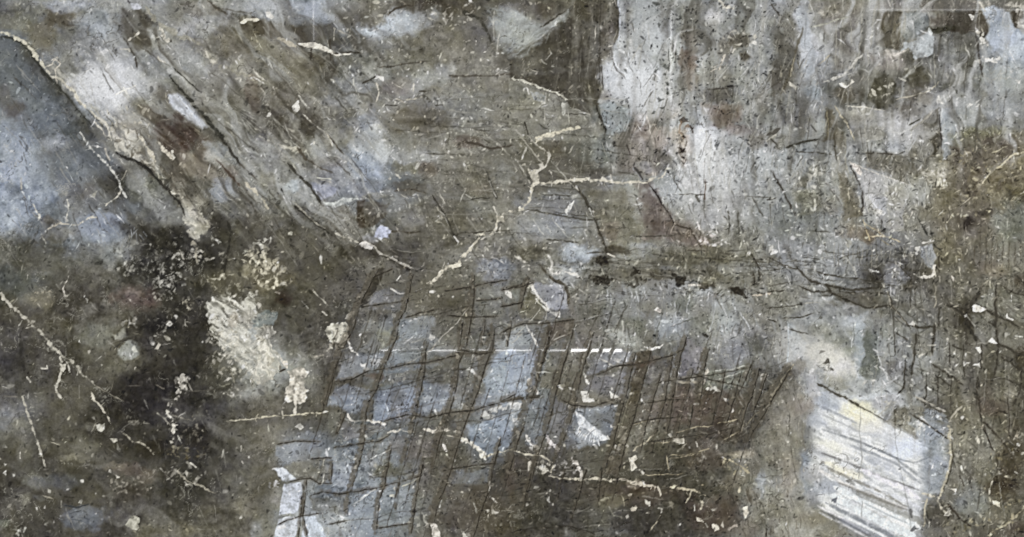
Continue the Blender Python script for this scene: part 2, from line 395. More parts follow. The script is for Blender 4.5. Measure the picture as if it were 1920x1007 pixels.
l("200 900 300 972 400 932",11,(66,64,52)); l("390 825 540 832",6); l("90 880 120 985",10); l("20 935 80 1000",16,PALE,.7); b(480,880,80,50,(126,124,108),.5); b(60,800,110,70,(112,110,96),.5)
v("160 1005 300 970 380 942 495 928",19,(196,190,164))
p("775 -20 1140 -20 1160 250 1150 500 1162 770 1250 862 1350 922 1500 985 1520 1020 1010 1020 985 835 820 722 655 765 625 742 668 650 650 475 742 440 737 352 776 272", (164,167,170), .85, 12, .7, 'feldspar_crystal')
b(1010,90,150,80,(140,144,140),.7); b(900,130,70,120,(158,162,164),.5); b(920,600,200,110,(212,215,224),.85); b(820,650,150,80,(186,188,192),.6); b(1055,320,90,130,(190,194,198),.75); b(1060,730,130,90,(196,198,200),.7); b(900,300,70,150,(152,156,156),.6); b(1080,440,60,60,(134,138,134),.6); b(1110,600,50,60,(140,142,138),.7)
b(700,560,50,80,(160,164,176),.7); b(690,690,40,40,(110,104,98),.6); b(760,660,80,60,(178,180,184),.5)
l("778 -10 778 265 770 300",10,(186,190,204),.8); l("730 350 742 440 790 520 850 562",11,(204,207,214),.8); l("718 350 728 440 775 525 830 575",11,(94,92,88),.7); l("842 380 860 470 905 535",9,(200,203,208),.8); l("830 385 848 475 880 530",8,(120,120,116),.7); l("980 420 1030 520 1072 575",10,(206,208,212),.7); l("650 470 655 560 660 660",10,(70,66,58),.8)
c("758 350 785 358 812 376 815 396 772 386",(228,230,232)); l("700 345 735 335",12,(196,192,180),.8)
p("625 762 720 742 860 792 905 870 820 1020 695 1020 655 870", (148,156,165), .82, 10, .6, 'feldspar_crystal')
l("608 755 650 870 685 965",20,(58,56,47)); b(600,830,40,60,(96,100,98),.6); b(960,900,100,90,(112,90,76),.7); b(1000,960,50,60,(100,74,60),.6); b(1070,980,70,60,(196,176,160),.7); b(1120,830,110,50,(190,180,172),.6); l("980 835 1000 920 1020 1010",9,(206,196,184),.7)
for (u,vv,r) in ((1045,25,20),(1210,135,20),(1120,485,22),(1042,502,20),(1012,40,12),(1070,180,12),(820,522,12),(1065,720,22),(1020,810,14),(920,770,14),(1090,655,10),(1130,390,12),(1110,540,12),(1080,770,16)): ch(u,vv,r,(58,60,54),.85,1.5)
l("1130 595 1128 690",24,(70,72,66)); l("1140 350 1136 520",12,(90,90,84),.7)
p("1175 -20 1330 -20 1350 180 1250 200 1190 250", (138,140,132), .6, 20); b(1300,60,120,80,(134,134,124),.5)
p("1205 350 1330 375 1345 500 1300 650 1225 545", (110,84,64), .75, 24, 1.4); b(1280,440,60,70,(124,78,60),.6); b(1300,280,70,80,(96,86,66),.7); b(1225,430,20,110,(80,66,50),.7); b(1300,600,60,60,(104,86,66),.6)
b(1530,860,120,80,(110,84,60),.75); b(1560,790,100,50,(120,98,74),.5); b(1430,800,60,60,(126,112,92),.5)
b(1465,125,64,60,(208,208,208),.9); ch(1465,122,11,(60,58,54)); b(1450,170,80,60,(170,172,170),.5)
v("1505 10 1545 38 1612 65",22); crumbs(1590,60,50,20,CREAM,6,12); b(1720,20,80,40,(176,180,172),.6); crumbs(1700,30,60,30,WHITE,3,14)
for s,wd in (("1500 510 1520 440 1550 395",22),("1470 490 1500 470",18),("1440 520 1490 500",12)): l(s,wd,(196,188,172))
ch(1610,380,24,(222,218,206)); ch(1590,430,12); ch(1770,310,16); ch(1765,270,16,CREAM); crumbs(1640,330,180,110,CREAM,26,11); ch(1440,365,16,(62,60,50)); b(1700,410,34,34,(66,60,44),.8); b(1660,300,80,50,(84,78,62),.6); b(1560,340,60,100,(86,80,66),.5)
b(1500,690,140,50,(84,80,72),.75); l("1420 650 1560 640 1640 625",12,(66,62,54),.8); b(1560,600,70,60,(92,88,78),.6); b(1480,560,120,90,(128,126,118),.5)
for s in ("1385 380 1395 740","1480 600 1560 500 1600 450","1640 560 1630 720","1720 700 1742 900","1800 300 1790 600","1790 830 1770 960","1215 600 1225 760"): l(s,10,(178,178,170),.55)
b(1700,600,110,150,(140,142,134),.5); b(1760,780,70,150,(142,142,136),.5); b(1420,960,150,60,(196,199,206),.85,15); b(1330,850,110,70,(176,180,182),.7); b(1830,730,50,120,(92,88,80),.5); b(1640,950,110,40,(126,108,98),.5)
ch(1250,885,36,(58,48,38),.9); ch(1300,945,26,(54,42,32),.9); ch(1270,920,20,(120,84,56),.8); l("1225 880 1215 960 1250 1010",16,(150,112,80),.7); l("1290 910 1320 970",14,(60,48,38))
T(3,0)
b(90,40,60,60,(176,182,192),.7,60); l("20 20 80 115",12,(74,70,60),.7); b(140,90,110,100,(118,116,104),.5); b(150,280,100,120,(104,100,86),.6)
l("275 -10 255 120 275 300 320 420 300 560",84,(160,166,178),.5,rag=2); b(310,350,60,90,(202,205,214),.85,20); b(260,140,50,90,(176,180,190),.6); b(300,520,40,80,(170,176,188),.6)
p("400 -20 660 -20 650 300 600 500 480 500 440 300 380 180", (112,107,94), .6, 30)
p("695 85 772 85 748 250 722 368 670 402 660 300", (70,66,55), .85, 8, .6); p("790 95 985 75 965 250 958 368 860 342 768 330 775 200", (86,80,62), .85, 10, .6)
p("985 80 1130 80 1180 130 1170 220 1100 255 1000 300 975 250", (124,129,130), .7, 12); b(1080,150,100,80,(132,138,142),.6)
for s,wd in (("690 -10 678 300 622 520",15),("785 20 752 260 742 360",17),("905 -10 870 90",16),("500 130 488 470",10),("540 0 545 200",8),("1000 100 985 250",24),("595 60 610 330",8),("730 340 725 700",9),("860 350 870 520",8),("1210 380 1215 640",10),("700 760 705 1000",10)): l(s,wd,(154,152,140),.65)
b(470,70,90,50,(120,116,98),.4); crumbs(450,70,90,40,CREAM,12,10); l("320 198 430 172 500 140 585 118",13,(166,166,150),.8)
p("1300 80 1540 80 1585 130 1605 200 1600 250 1562 282 1512 242 1330 242 1290 170", (78,71,58), .92, 8, .7, 'feldspar_crystal'); b(1240,140,70,50,(112,104,94),.7); b(1280,215,110,28,(54,52,34),.85); b(1565,255,34,30,(44,40,34),.85)
p("640 -20 760 -20 700 80 640 90", (126,122,110), .5, 14); p("760 -20 1000 -20 990 72 720 72", (108,104,96), .7, 10); b(1060,30,90,50,(152,154,154),.7); p("1120 -20 1540 -20 1540 75 1110 75", (104,98,90), .7, 10)
c("1460 108 1500 122 1478 152")
p("1540 70 1620 45 1760 78 1785 160 1870 260 1870 430 1720 445 1610 310 1580 280 1612 190", (168,176,194), .88, 12, .8, 'feldspar_crystal'); b(1700,300,120,90,(176,184,208),.6); b(1720,560,170,110,(152,157,158),.6); b(1640,640,60,80,(164,168,176),.6)
p("1762 82 1870 82 1870 225 1800 190", (70,63,50), .85, 10); crumbs(1840,90,30,20,WHITE,6,14); crumbs(1835,165,30,30,WHITE,6,16); crumbs(1800,30,50,25,CREAM,10,14); crumbs(1590,25,70,20,CREAM,12,12); l("1530 10 1560 60 1575 90",16,CREAM)
l("1505 240 1530 390 1560 560",18,(64,60,52),.8); v("1515 232 1560 235 1555 262",22,CREAM); v("1540 270 1570 310 1605 340",26,WHITE); crumbs(1560,330,50,30,WHITE,10,16); v("1560 410 1610 440 1680 465",26,WHITE,gap=.4); crumbs(1600,430,80,25,WHITE,14,14); crumbs(1720,520,60,40,WHITE,7,12)
c("985 312 1060 280 1100 262 1180 235 1222 300 1205 382 1120 425 1060 420 1010 350 965 385",(178,184,190),.8,1.2,'feldspar_crystal',7); b(1140,300,60,50,(204,208,216),.7)
p("1220 250 1500 250 1520 400 1540 560 1380 640 1230 560 1200 400", (124,124,118), .6, 20); b(1450,450,60,60,(84,82,74),.6,50); b(1330,400,60,90,(134,136,132),.5)
b(880,440,130,70,(162,155,150),.65); b(900,385,80,25,(206,200,192),.75); b(800,400,110,50,(134,128,118),.6); l("850 370 920 400 1000 370",16,(206,200,190),.8); l("890 390 905 450",12,(206,200,190),.6)
p("760 560 870 520 935 600 935 740 820 795 740 720", (70,67,49), .85, 18, 1.4); b(1090,560,80,80,(84,80,60),.7); b(1020,420,46,60,(80,78,67),.7); b(1090,700,90,60,(96,88,70),.6); b(560,690,90,60,(98,90,70),.6); b(640,600,70,100,(118,114,102),.5)
crumbs(830,650,90,90,(206,202,184),16,11)
v("300 625 400 592 540 552 600 490 640 425 690 395",19,(180,178,170),.85); c("515 605 545 602 572 630 608 578 628 600 562 642 532 632",(222,217,202)); l("500 540 560 530",22,(176,176,176),.7)
l("930 722 1100 682 1190 645 1240 590",11,(168,162,142),.85); l("960 580 1040 530 1130 440",16,(150,150,142),.6); l("1000 560 1090 460 1150 400",10,(158,158,150),.5); l("950 560 1000 590",14,PALE)
b(330,660,72,74,(152,160,170),.85); l("290 640 330 618 385 640 395 700",12,(178,182,188),.7)
p("470 768 560 785 600 765 700 775 850 800 930 830 985 880 1020 935 960 1020 690 1020 600 900", (164,164,160), .8, 10, .8, 'feldspar_crystal'); b(930,920,110,60,(204,206,210),.8); b(680,840,100,50,(176,174,166),.6); b(760,970,120,40,(130,128,118),.6); l("560 770 700 778 860 802",9,(196,192,176),.8); l("860 950 960 970 1030 930 1120 870",14,(190,190,188),.7)
p("420 780 485 790 520 900 510 1020 400 1020", (86,79,54), .85, 14); l("482 768 575 900 630 1020",12,(176,166,136),.8); l("430 790 440 900 430 1000",9,(150,140,104),.6)
p("1110 870 1245 765 1255 1020 1010 1020 1030 930", (94,90,77), .85, 10, .7); b(1000,800,110,70,(96,90,76),.7); l("1020 915 1110 860",11,(60,58,46)); l("1045 930 1160 850 1200 790",13,(160,156,140),.6)
p("1250 780 1330 790 1380 900 1350 1020 1262 1020", (154,160,167), .8, 7, .6); l("1248 780 1256 1010",9,(66,62,54),.8); b(1440,850,120,90,(142,146,144),.6); b(1680,780,120,80,(158,162,170),.6)
b(1600,980,270,50,(112,110,76),.75); b(1310,630,80,40,(80,80,70),.7); crumbs(1270,690,60,50,WHITE,10,16); crumbs(1500,750,40,40,WHITE,6,14); ch(1815,580,26); crumbs(1180,640,40,30,WHITE,8,14); c("148 588 200 622 190 655 165 630",CREAM); ch(1380,670,16,(56,56,48)); ch(1665,865,14,(54,52,44)); ch(1800,880,14,(54,52,44)); ch(1480,480,18,(60,58,50)); ch(1450,440,16,(60,58,50))
l("250 205 210 350 150 570 90 690",22,(88,82,62),.6); l("205 395 160 560",10,(170,162,136),.7); l("365 472 450 402",10,(170,162,136),.8); l("215 440 235 500",10,(84,80,64),.7); b(110,560,90,110,(132,126,102),.5); l("90 480 100 560",16,(160,154,130),.6)
b(60,620,40,160,(80,76,68),.7); b(230,860,170,60,(82,80,78),.6); b(380,910,50,80,(168,172,166),.7); l("-10 985 90 930",26,(76,72,64),.8); l("310 900 350 960",14,(70,68,62)); b(150,760,110,50,(124,124,120),.5); b(420,640,50,60,(110,112,104),.6)

for s_, w_, c_, a_ in (("395 12 470 58 560 95",16,(74,68,54),.5),("500 186 540 240 592 312",16,(76,70,56),.5),("560 205 612 268 648 330",12,(78,72,58),.45),("415 325 478 398 525 432",16,(72,68,56),.5),("250 60 300 112",16,(76,72,60),.4),("470 300 520 362 600 432",12,(74,70,58),.5),("330 165 420 262 470 330",10,(70,68,58),.4),
  ("300 108 400 190 470 262",14,(160,160,152),.4),("380 88 450 150 525 212",12,(164,162,148),.45),("480 258 560 300 625 352",14,(158,156,148),.4),("400 290 450 340 502 392",16,(168,164,150),.45),("440 190 500 240 560 330",10,(150,150,144),.4),("340 130 400 175",16,(160,164,168),.5),("560 100 640 190 690 270",12,(140,138,126),.35),("0 140 60 190 130 290",14,(122,128,134),.4),("20 180 80 260 120 330",10,(92,90,82),.4)):
    band(s_, w_, c_, a_)

# ------------------------------------------------------------------ second row
T(0,1)
p("-60 -60 240 -40 330 250 455 480 300 580 200 640 180 720 60 740 -60 700", (136,144,164), .85, 55, 1); b(60,170,150,190,(156,163,184),.65); b(430,80,100,55,(164,168,182),.7); b(320,440,120,70,(150,158,180),.6); b(60,600,140,90,(146,154,174),.6); b(100,420,60,60,(118,122,126),.4)
p("280 160 560 60 800 60 850 270 1100 300 1300 500 1345 640 1100 700 950 640 760 540 480 490 330 280", (98,100,100), .7, 60, 1)
b(800,360,140,80,(64,62,54),.75,20); b(870,290,70,40,(58,56,50),.6); b(1000,240,60,40,(56,54,46),.7); b(1050,420,130,110,(104,106,102),.6); b(600,400,110,70,(92,88,80),.5); b(600,200,240,140,(112,118,126),.55); b(420,330,160,130,(120,127,140),.5)
p("560 620 720 570 900 620 970 700 860 790 700 805 560 740", (136,143,160), .85, 30, 1); b(760,620,120,40,(150,156,176),.6); b(950,540,70,50,(124,130,142),.6)
p("800 -20 1010 -20 1060 120 1100 180 1190 240 1270 350 1340 420 1400 520 1520 640 1440 760 1385 745 1332 620 1342 560 1290 480 1232 422 1262 400 1250 350 1195 315 1192 392 1140 290 1060 240 960 182 900 132 842 132", (180,176,160), .95, 7, 2.4, 'calcite_band', 50, .8)
b(1080,60,60,70,(110,104,88),.55,50); b(1000,60,40,40,(120,114,98),.5,50); b(1300,360,60,50,(196,194,180),.6); b(1430,500,70,90,(170,166,148),.6,50); b(1300,290,70,60,(150,140,122),.5)
for k in range(34):
    t=rng.random(); ch(880+t*480+rng.normal(0,40), 20+t*480+rng.normal(0,40), 8+rng.random()*9, (84,78,64), .7, 2.6)
l("832 142 960 192 1060 252 1170 362 1240 432 1310 512 1347 605",24,(50,48,42)); l("960 185 1060 240 1120 310",12,(48,46,40))
pit("1192 322 1250 350 1266 400 1232 425 1192 402", (70,68,58))
p("1130 -20 1380 -20 1405 100 1330 165 1250 150 1180 90", (70,50,40), .88, 26, 1.3); b(1340,60,70,70,(84,48,40),.6); b(1400,230,160,80,(142,132,116),.6,25); b(1460,120,60,90,(110,98,84),.6); b(1560,310,90,50,(150,144,128),.6,40)
v("1150 60 1200 130 1245 182",22,(198,190,170)); v("1010 20 1080 120 1130 205",26,(190,184,164)); v("1245 130 1260 190",14); ch(1335,165,16,CREAM)
v("580 -10 640 80 690 140 760 210 820 280 870 350 885 410 922 472",17,(188,188,182)); v("885 405 850 460 768 527",11,(182,178,164)); l("885 340 922 270",9,(150,146,132)); l("760 100 772 150 795 195",17,(188,182,168)); ch(872,355,14); ch(775,235,14); ch(690,90,14)
v("155 320 160 410 185 470",11,(168,166,158),.7); v("240 505 262 550 285 590 275 632",11,(190,188,178)); v("490 480 500 560 487 650",11,(186,184,172)); v("515 660 420 655 350 700",12,(176,170,154)); ch(485,625,20); v("510 660 560 662 660 605 695 612",12,(176,172,158)); ch(672,605,16,CREAM); l("840 580 905 655",11,(196,198,204)); l("300 730 335 810",9,PALE,.7); ch(680,435,20,(170,168,152),.8,2); l("150 320 160 400",8,PALE,.5)
for k in range(14): l("%d %d %d %d"%((lambda a,d:(a,d,a+rng.normal(0,20),d+30+rng.random()*60))(800+rng.random()*240,660+rng.random()*120)),8,(148,152,158),.5)
p("1480 60 1620 80 1745 205 1700 235 1560 185", (164,169,172), .75, 18); b(1560,190,70,46,(194,194,188),.7,40); l("1565 -10 1650 90 1740 222",22,(58,56,48)); l("1740 222 1870 345",14,(84,78,66),.7); l("1570 192 1680 312 1745 385",18,(84,66,52),.85); v("1780 355 1870 440",20,(186,178,156)); b(1780,240,90,70,(132,132,124),.5,40); b(1690,280,40,40,(112,98,86),.5)
b(1610,420,120,80,(158,163,174),.85); l("1490 390 1530 480 1545 570",34,(84,82,74),.65); b(1750,520,110,90,(104,102,90),.5); b(1640,550,90,50,(122,122,118),.6)
p("860 660 1100 700 1340 640 1400 780 1530 670 1670 650 1640 900 1600 1040 880 1040 1000 830", (62,60,52), .8, 70, 1.3); b(1200,770,180,120,(48,46,39),.7); b(1580,660,90,60,(60,57,50),.6); b(1520,900,110,90,(52,50,43),.7); b(1330,900,60,80,(44,42,36),.6)
p("1340 620 1440 560 1520 650 1500 720 1420 770 1390 740", (176,172,152), .85, 14, 2.4, None, 70, .8); b(1450,690,60,44,(152,148,120),.7); crumbs(1400,650,60,70,(206,202,184),14,12); crumbs(1425,860,40,110,CREAM,22,12); l("1395 740 1420 860 1430 940",18,(170,164,142),.7,rag=2.5,gap=.5); crumbs(1560,930,60,60,CREAM,9,15); crumbs(1560,790,80,20,WHITE,5,12); crumbs(1050,960,170,60,(176,176,166),24,13); crumbs(1290,920,60,80,(190,188,176),16,14); ch(1690,740,12); ch(1690,900,13)
l("1300 840 1340 910",14,CREAM); l("1650 640 1680 720 1650 860 1630 1010",26,(48,46,38),.7)
b(1770,800,130,190,(106,103,88),.65); crumbs(1820,920,50,70,(206,200,172),16,20); b(1800,640,100,80,(98,94,80),.6)
b(300,900,340,120,(86,84,73),.75); b(80,880,120,110,(92,92,84),.6); b(620,880,140,80,(112,112,108),.5); b(450,720,110,70,(108,104,90),.5); b(360,640,60,40,(98,92,78),.6)
T(1,1)
b(560,330,220,150,(138,138,140),.6); b(770,230,150,150,(152,160,180),.85); b(900,130,62,90,(188,192,198),.85); b(780,60,80,70,(150,152,152),.5); b(1180,180,150,60,(152,154,154),.7); b(1220,190,60,30,(176,180,180),.6); b(770,405,120,60,(150,154,170),.7); b(1100,250,100,36,(104,100,76),.6); b(560,200,150,60,(124,120,110),.5); b(460,120,60,70,(146,148,148),.6)
b(260,180,160,100,(116,114,104),.6); b(160,300,130,60,(124,124,118),.5); b(250,390,80,44,(172,180,188),.75); b(80,340,90,50,(128,126,114),.5)
c("490 490 560 502 640 470 732 455 742 474 640 512 570 542 512 522",(202,206,202),.92,.8,'feldspar_crystal',6)
p("400 360 520 370 610 400 560 452 470 472 430 420", (155,158,180), .8, 12, .8,'feldspar_crystal'); l("428 398 442 445",9,(226,228,232)); l("440 320 550 330",8,(196,196,182),.9); l("470 335 550 350",10,PALE,.7); l("540 360 570 365",7,WHITE,.8)
l("230 220 320 320 400 390 445 465 475 515",24,(60,58,49)); l("500 -10 600 110 640 150",14,(72,66,54),.8); l("180 400 205 450",18,(64,64,58)); l("268 520 380 612 470 680 552 742",26,(52,50,42)); l("268 490 340 560 420 640 505 692",11,(158,154,138),.85); l("300 95 370 200",28,(78,70,54),.8); l("370 190 480 260 560 290",14,(80,74,60),.6); l("600 220 700 320",10,(90,86,76),.6)
b(560,580,110,90,(128,124,110),.6); p("735 490 792 488 795 690 740 695", (66,56,42), .92, 10, .8); p("792 505 965 515 945 600 860 690 795 690", (88,82,69), .8, 12); b(960,470,50,60,(104,104,98),.6); b(860,460,90,20,(140,138,124),.6); b(640,620,90,80,(120,116,102),.5)
c("882 690 940 678 976 708 972 750 930 752 902 768 870 742",(182,186,216),.95,1.3,'feldspar_crystal',7); b(820,770,60,30,(160,162,170),.6)
b(260,640,190,120,(80,77,65),.6); b(80,640,120,120,(88,85,72),.5); b(790,850,130,70,(60,56,46),.75); b(1010,870,60,40,(62,58,48),.6); b(260,800,120,50,(90,87,74),.5); b(420,800,120,50,(108,105,94),.5)
v("560 722 650 760 740 792",15,(176,172,156),.85); v("740 810 790 785 850 822 900 872 1010 922 1140 985",15,(168,164,152)); c("735 812 795 780 850 818 832 842 780 825",(200,196,190)); l("900 885 1010 935 1130 1000",12,(62,58,48),.8); c("640 755 680 752 720 785 690 775",CREAM,part='vein')
v("-10 425 60 490 92 552",19,(180,174,150)); p("155 68 230 85 300 100 335 142 260 125 190 95", (196,192,174), .85, 8, 1,'vein'); l("478 140 540 155 600 170 665 212",14,(172,172,166),.85); l("508 -10 552 92",13,(188,184,166)); l("20 20 100 50",16,PALE,.7); l("250 50 320 110",10,PALE,.7)
ch(430,240,15); ch(418,72,12,CREAM); ch(1405,140,16); ch(1335,620,14); ch(475,915,20,WHITE,.9,1.6); ch(1095,300,10); ch(245,725,18,(190,188,170)); c("1012 290 1030 285 1052 318 1040 325",CREAM); ch(970,330,14,CREAM)
l("1500 60 1590 75 1700 110 1870 88",22,(70,62,50),.75); b(1520,60,110,40,(86,68,56),.6); l("1560 480 1700 468",8,(60,58,48),.9); l("1470 722 1640 715 1870 705",11,(66,62,50),.8); l("980 710 1200 722",14,(72,66,52),.7); l("1000 420 1120 400 1240 440",12,(76,68,54),.6); b(1240,260,70,60,(86,74,60),.6); b(1120,400,110,50,(96,88,68),.5)
l("1668 268 1700 350 1752 475",20,(68,66,58)); l("1690 350 1745 460",8,PALE,.7); l("1280 450 1350 560 1400 650 1452 770",14,(58,55,46)); l("1300 530 1370 600 1400 680",8,PALE,.7); l("1440 750 1470 790 1460 815",12,WHITE,.8); l("1620 20 1700 70",12,(74,70,60),.7); l("1640 0 1740 60 1860 180",14,(160,158,146),.5)
v("1335 1005 1380 972 1460 962 1492 900 1560 832 1612 772 1635 742",25,(200,194,172)); v("1588 732 1682 737 1742 692 1755 620 1790 602",20,(198,192,170)); v("1640 772 1720 732 1748 682",18); v("1772 650 1776 722",11); v("1722 528 1750 602",11); c("1735 588 1792 598 1802 655 1740 645",(200,194,172),.9,1.2,'vein'); v("1366 930 1356 992",11); v("1790 590 1870 560",12,(176,172,156)); l("1590 730 1620 745",10,CREAM)
crumbs(60,920,110,90,(206,200,172),34,18); crumbs(60,800,70,30,(206,204,192),8,16); crumbs(210,990,50,20,CREAM,6,16)
b(1750,965,130,60,(142,148,160),.7); l("1705 898 1750 915 1808 948",16,WHITE,w1=8); b(1800,300,90,90,(142,144,144),.6); b(1640,540,160,60,(126,127,122),.6); b(1110,610,110,55,(134,134,128),.6); b(1400,900,90,50,(110,108,100),.5); b(1500,620,80,80,(110,106,90),.5); b(1620,400,90,50,(118,112,98),.5); l("1170 445 1190 500",12,PALE); l("1480 500 1520 400",10,PALE,.8); l("1520 445 1560 470",12,PALE)
l("1030 400 1040 420",8,CREAM); l("1050 440 1110 475",8,PALE)
T(2,1)
b(950,140,240,150,(128,117,111),.6); b(1050,40,70,70,(196,181,172),.7); b(640,120,140,120,(128,134,130),.6); b(330,120,90,70,(92,86,68),.6); b(480,100,110,90,(108,108,98),.5); b(60,180,110,90,(110,108,98),.5); b(820,60,70,60,(128,122,112),.5); b(960,230,50,40,(142,142,146),.7); b(400,300,110,50,(98,95,84),.5); b(620,290,110,30,(84,80,68),.6)
v("-20 575 80 542 130 482 142 400 152 360",25,(200,194,172)); c("118 262 180 258 195 300 188 372 138 382",(190,185,166),.9,1.6,'vein',crumble=.5); v("150 350 188 272 238 245",20); v("235 250 268 152 262 122",17); v("268 155 210 100 110 15",12,(170,166,150)); v("182 62 210 32 300 5 380 -8",24,(198,192,168)); c("185 225 215 222 232 252 200 262",CREAM,part='vein')
v("150 357 280 357 400 342 530 336 670 342 742 360 860 360 985 366",20,(200,194,174)); v("985 366 1022 332 1100 306",16,(190,184,166)); v("1100 300 1110 262 1152 256",13)
for s in ("278 268 285 385","720 298 727 352","655 318 692 350","850 382 870 368","388 95 388 130"): v(s,13)
l("60 30 150 120 230 240",10,(172,168,152),.7); l("20 180 110 320",14,PALE,.7); l("30 50 70 100",14,PALE,.8); l("70 180 110 100",14,PALE,.7); l("280 195 400 330",8,PALE,.8); l("830 80 860 160",8,(66,60,54),.7); l("640 30 690 190",8,PALE,.5)
p("1170 -40 1470 -40 1545 140 1625 285 1510 385 1350 445 1215 395 1172 290", (190,193,196), .85, 40, 1.2); b(1390,60,120,100,(222,224,232),.85); b(1400,240,150,110,(200,203,206),.6); b(1200,50,46,90,(182,168,146),.7); b(1330,370,90,60,(184,182,180),.6); b(1560,250,80,60,(176,180,182),.6)
b(1250,110,44,150,(150,118,82),.6); l("1250 -10 1238 130 1240 240 1258 302",30,(60,46,32),.9,12,rag=3,gap=.7,wob=1); crumbs(1245,110,28,120,(52,42,30),18,16,.9); ch(1485,90,20,(58,60,62),.9,1.6); l("1400 335 1400 482",13,(104,84,66),.8); l("1395 210 1400 300",9,(222,222,222),.6)
l("888 244 952 342",24,(70,68,64)); l("880 250 935 342",10,(150,150,152),.8)
cr("905 400 1000 378 1120 540 1185 655 1180 705 1100 742 980 742 940 600",(104,90,83),.75,24,1.6); b(1190,730,190,60,(100,84,74),.5,25); b(1050,560,70,110,(82,64,58),.4)
cr("825 430 900 420 985 722 930 722",(130,128,116),.75); cr("560 400 825 400 930 720 720 840 640 700",(110,106,84),.7,14,1); b(760,460,60,80,(130,126,106),.5); b(720,700,70,70,(112,96,76),.6)
l("1000 380 1060 460 1110 540 1185 665",17,(46,40,33)); l("1180 660 1300 700 1375 830",11,(74,64,52),.8); l("440 370 530 470 590 600 650 740 705 905",22,(64,60,48)); l("380 320 480 420",9,(170,166,150)); l("900 480 945 610",9,(72,66,56),.7); l("585 560 600 610",10,PALE)
b(1230,720,170,70,(100,80,62),.65,20); b(1330,800,90,50,(110,88,72),.5)
b(300,500,220,90,(136,139,140),.65); b(280,680,270,90,(142,146,148),.75); b(460,870,130,64,(180,188,206),.85); b(920,860,160,60,(160,164,170),.75); b(150,860,130,70,(98,94,72),.7); b(60,660,90,80,(134,134,130),.5); b(400,980,120,40,(160,166,176),.6)
for s,wd in (("100 555 330 592 560 632 655 625",13),("250 770 480 792",11),("300 570 560 600",7),("180 440 440 455",8),("860 745 1180 745",9),("1210 440 1400 445",8)): l(s,wd,(70,67,56),.8)
for s in ("150 620 232 742","290 610 425 775","250 655 282 722","260 800 330 790","560 540 590 610"): l(s,9,(186,186,178),.8)
c("385 562 455 480 440 520 402 602",(206,206,202)); ch(400,555,14); crumbs(1450,770,90,50,(218,208,206),30,13); l("1350 645 1365 705",15,(222,216,212)); l("1480 680 1490 740",11,WHITE); crumbs(1520,800,50,12,WHITE,8,11)
b(1720,180,180,200,(164,167,168),.6); b(1760,590,120,160,(140,142,136),.6); b(1450,590,120,110,(142,142,142),.6); b(1630,640,40,140,(112,112,104),.6); b(1560,480,90,60,(140,138,136),.5); b(1790,60,80,60,(120,114,100),.6)
for s,wd in (("1740 460 1822 602",12),("1700 455 1870 466",9),("1180 280 1175 345 1232 425",10),("1570 560 1575 660",12),("1640 560 1650 800",14),("1330 450 1360 500",18),("1540 600 1580 660 1570 740",10),("1780 30 1840 50",16)): l(s,wd,(84,82,72),.75)
pit("618 902 660 892 692 895 702 952 662 978 626 945"); ch(880,990,40,(44,40,30),.9,1.6); b(760,850,70,40,(62,56,40),.75); ch(720,840,22,(46,42,30),.9); b(640,940,60,50,(70,66,50),.6)
l("690 870 755 902",13,CREAM); l("258 880 292 932 280 1010",19,WHITE); c("18 878 100 930 105 948 55 930",CREAM); crumbs(380,985,60,20,WHITE,8,14); l("240 830 320 850",10,PALE,.7)
b(1400,900,420,70,(102,98,78),.65); l("1300 905 1600 925 1870 940",11,(70,66,50),.7); l("1740 880 1805 990",15,(68,64,52)); l("1260 850 1400 855",9,(70,64,50),.8); crumbs(1720,880,20,30,WHITE,5,13); b(1650,830,150,50,(128,126,114),.5)
T(3,1)
b(120,200,180,90,(164,169,171),.75); b(300,95,170,60,(150,155,156),.7); b(60,60,90,60,(126,124,112),.6); l("130 105 262 62 372 40",19,(58,56,46)); l("20 40 70 90",14,(66,62,52),.8); l("200 130 300 142 470 152",11,(72,70,60),.8); l("-10 60 60 10",14,CREAM,.6); l("290 270 330 230 440 180",14,(160,160,152),.7)
p("470 -20 550 -20 560 200 595 360 650 500 690 600 560 630 520 400 500 200", (104,98,74), .75, 14, 1); l("480 0 500 200",12,(70,64,46),.7); l("560 0 560 200 600 330",11,(150,146,126),.6); b(620,420,30,120,(130,124,106),.5)
p("590 208 640 238 700 258 830 300 960 350 1045 382 1010 500 965 600 985 700 880 690 760 655 700 600 692 400 640 320", (166,166,164), .82, 9, .8, 'feldspar_crystal'); b(740,330,60,60,(180,178,174),.6); b(930,430,70,60,(134,132,120),.7); b(930,520,70,30,(168,166,156),.6)
c("598 214 652 240 688 280 672 312 612 252",(216,206,196)); cr("715 440 790 430 865 480 850 582 780 540",(180,182,194),.85); l("720 440 790 540",8,(210,212,218),.8); l("700 440 780 430",9,(100,98,92),.7); crumbs(810,580,30,25,WHITE,6,14)
l("600 240 650 340 688 420 682 570",18,(64,60,52)); l("590 205 700 255 870 320 1045 382",9,(194,190,180)); l("690 430 700 520 730 580",9,(120,120,124),.6)
p("700 130 960 150 1085 -20 1262 -20 1262 120 1155 240 1050 380 880 312 720 242", (96,92,79), .8, 14); p("1090 30 1252 50 1242 160 1110 300 1020 335 1040 150", (80,76,62), .75, 18); l("700 145 940 155 990 130",11,(70,66,56),.8)
for k in range(8): l("%d %d %d %d"%(725+k*38,170,722+k*38,250+k*10),12,(124,121,108),.5)
p("850 -20 1085 -20 1035 90 985 155 900 132", (164,167,171), .8, 16, 1,'feldspar_crystal'); l("1000 150 1050 80 1090 0",9,(176,178,178),.7); crumbs(1060,140,40,50,PALE,8,10)
p("1262 -20 1335 -20 1345 80 1300 180 1268 190", (150,156,160), .7, 8); l("1258 0 1260 150",8,(70,66,58),.8)
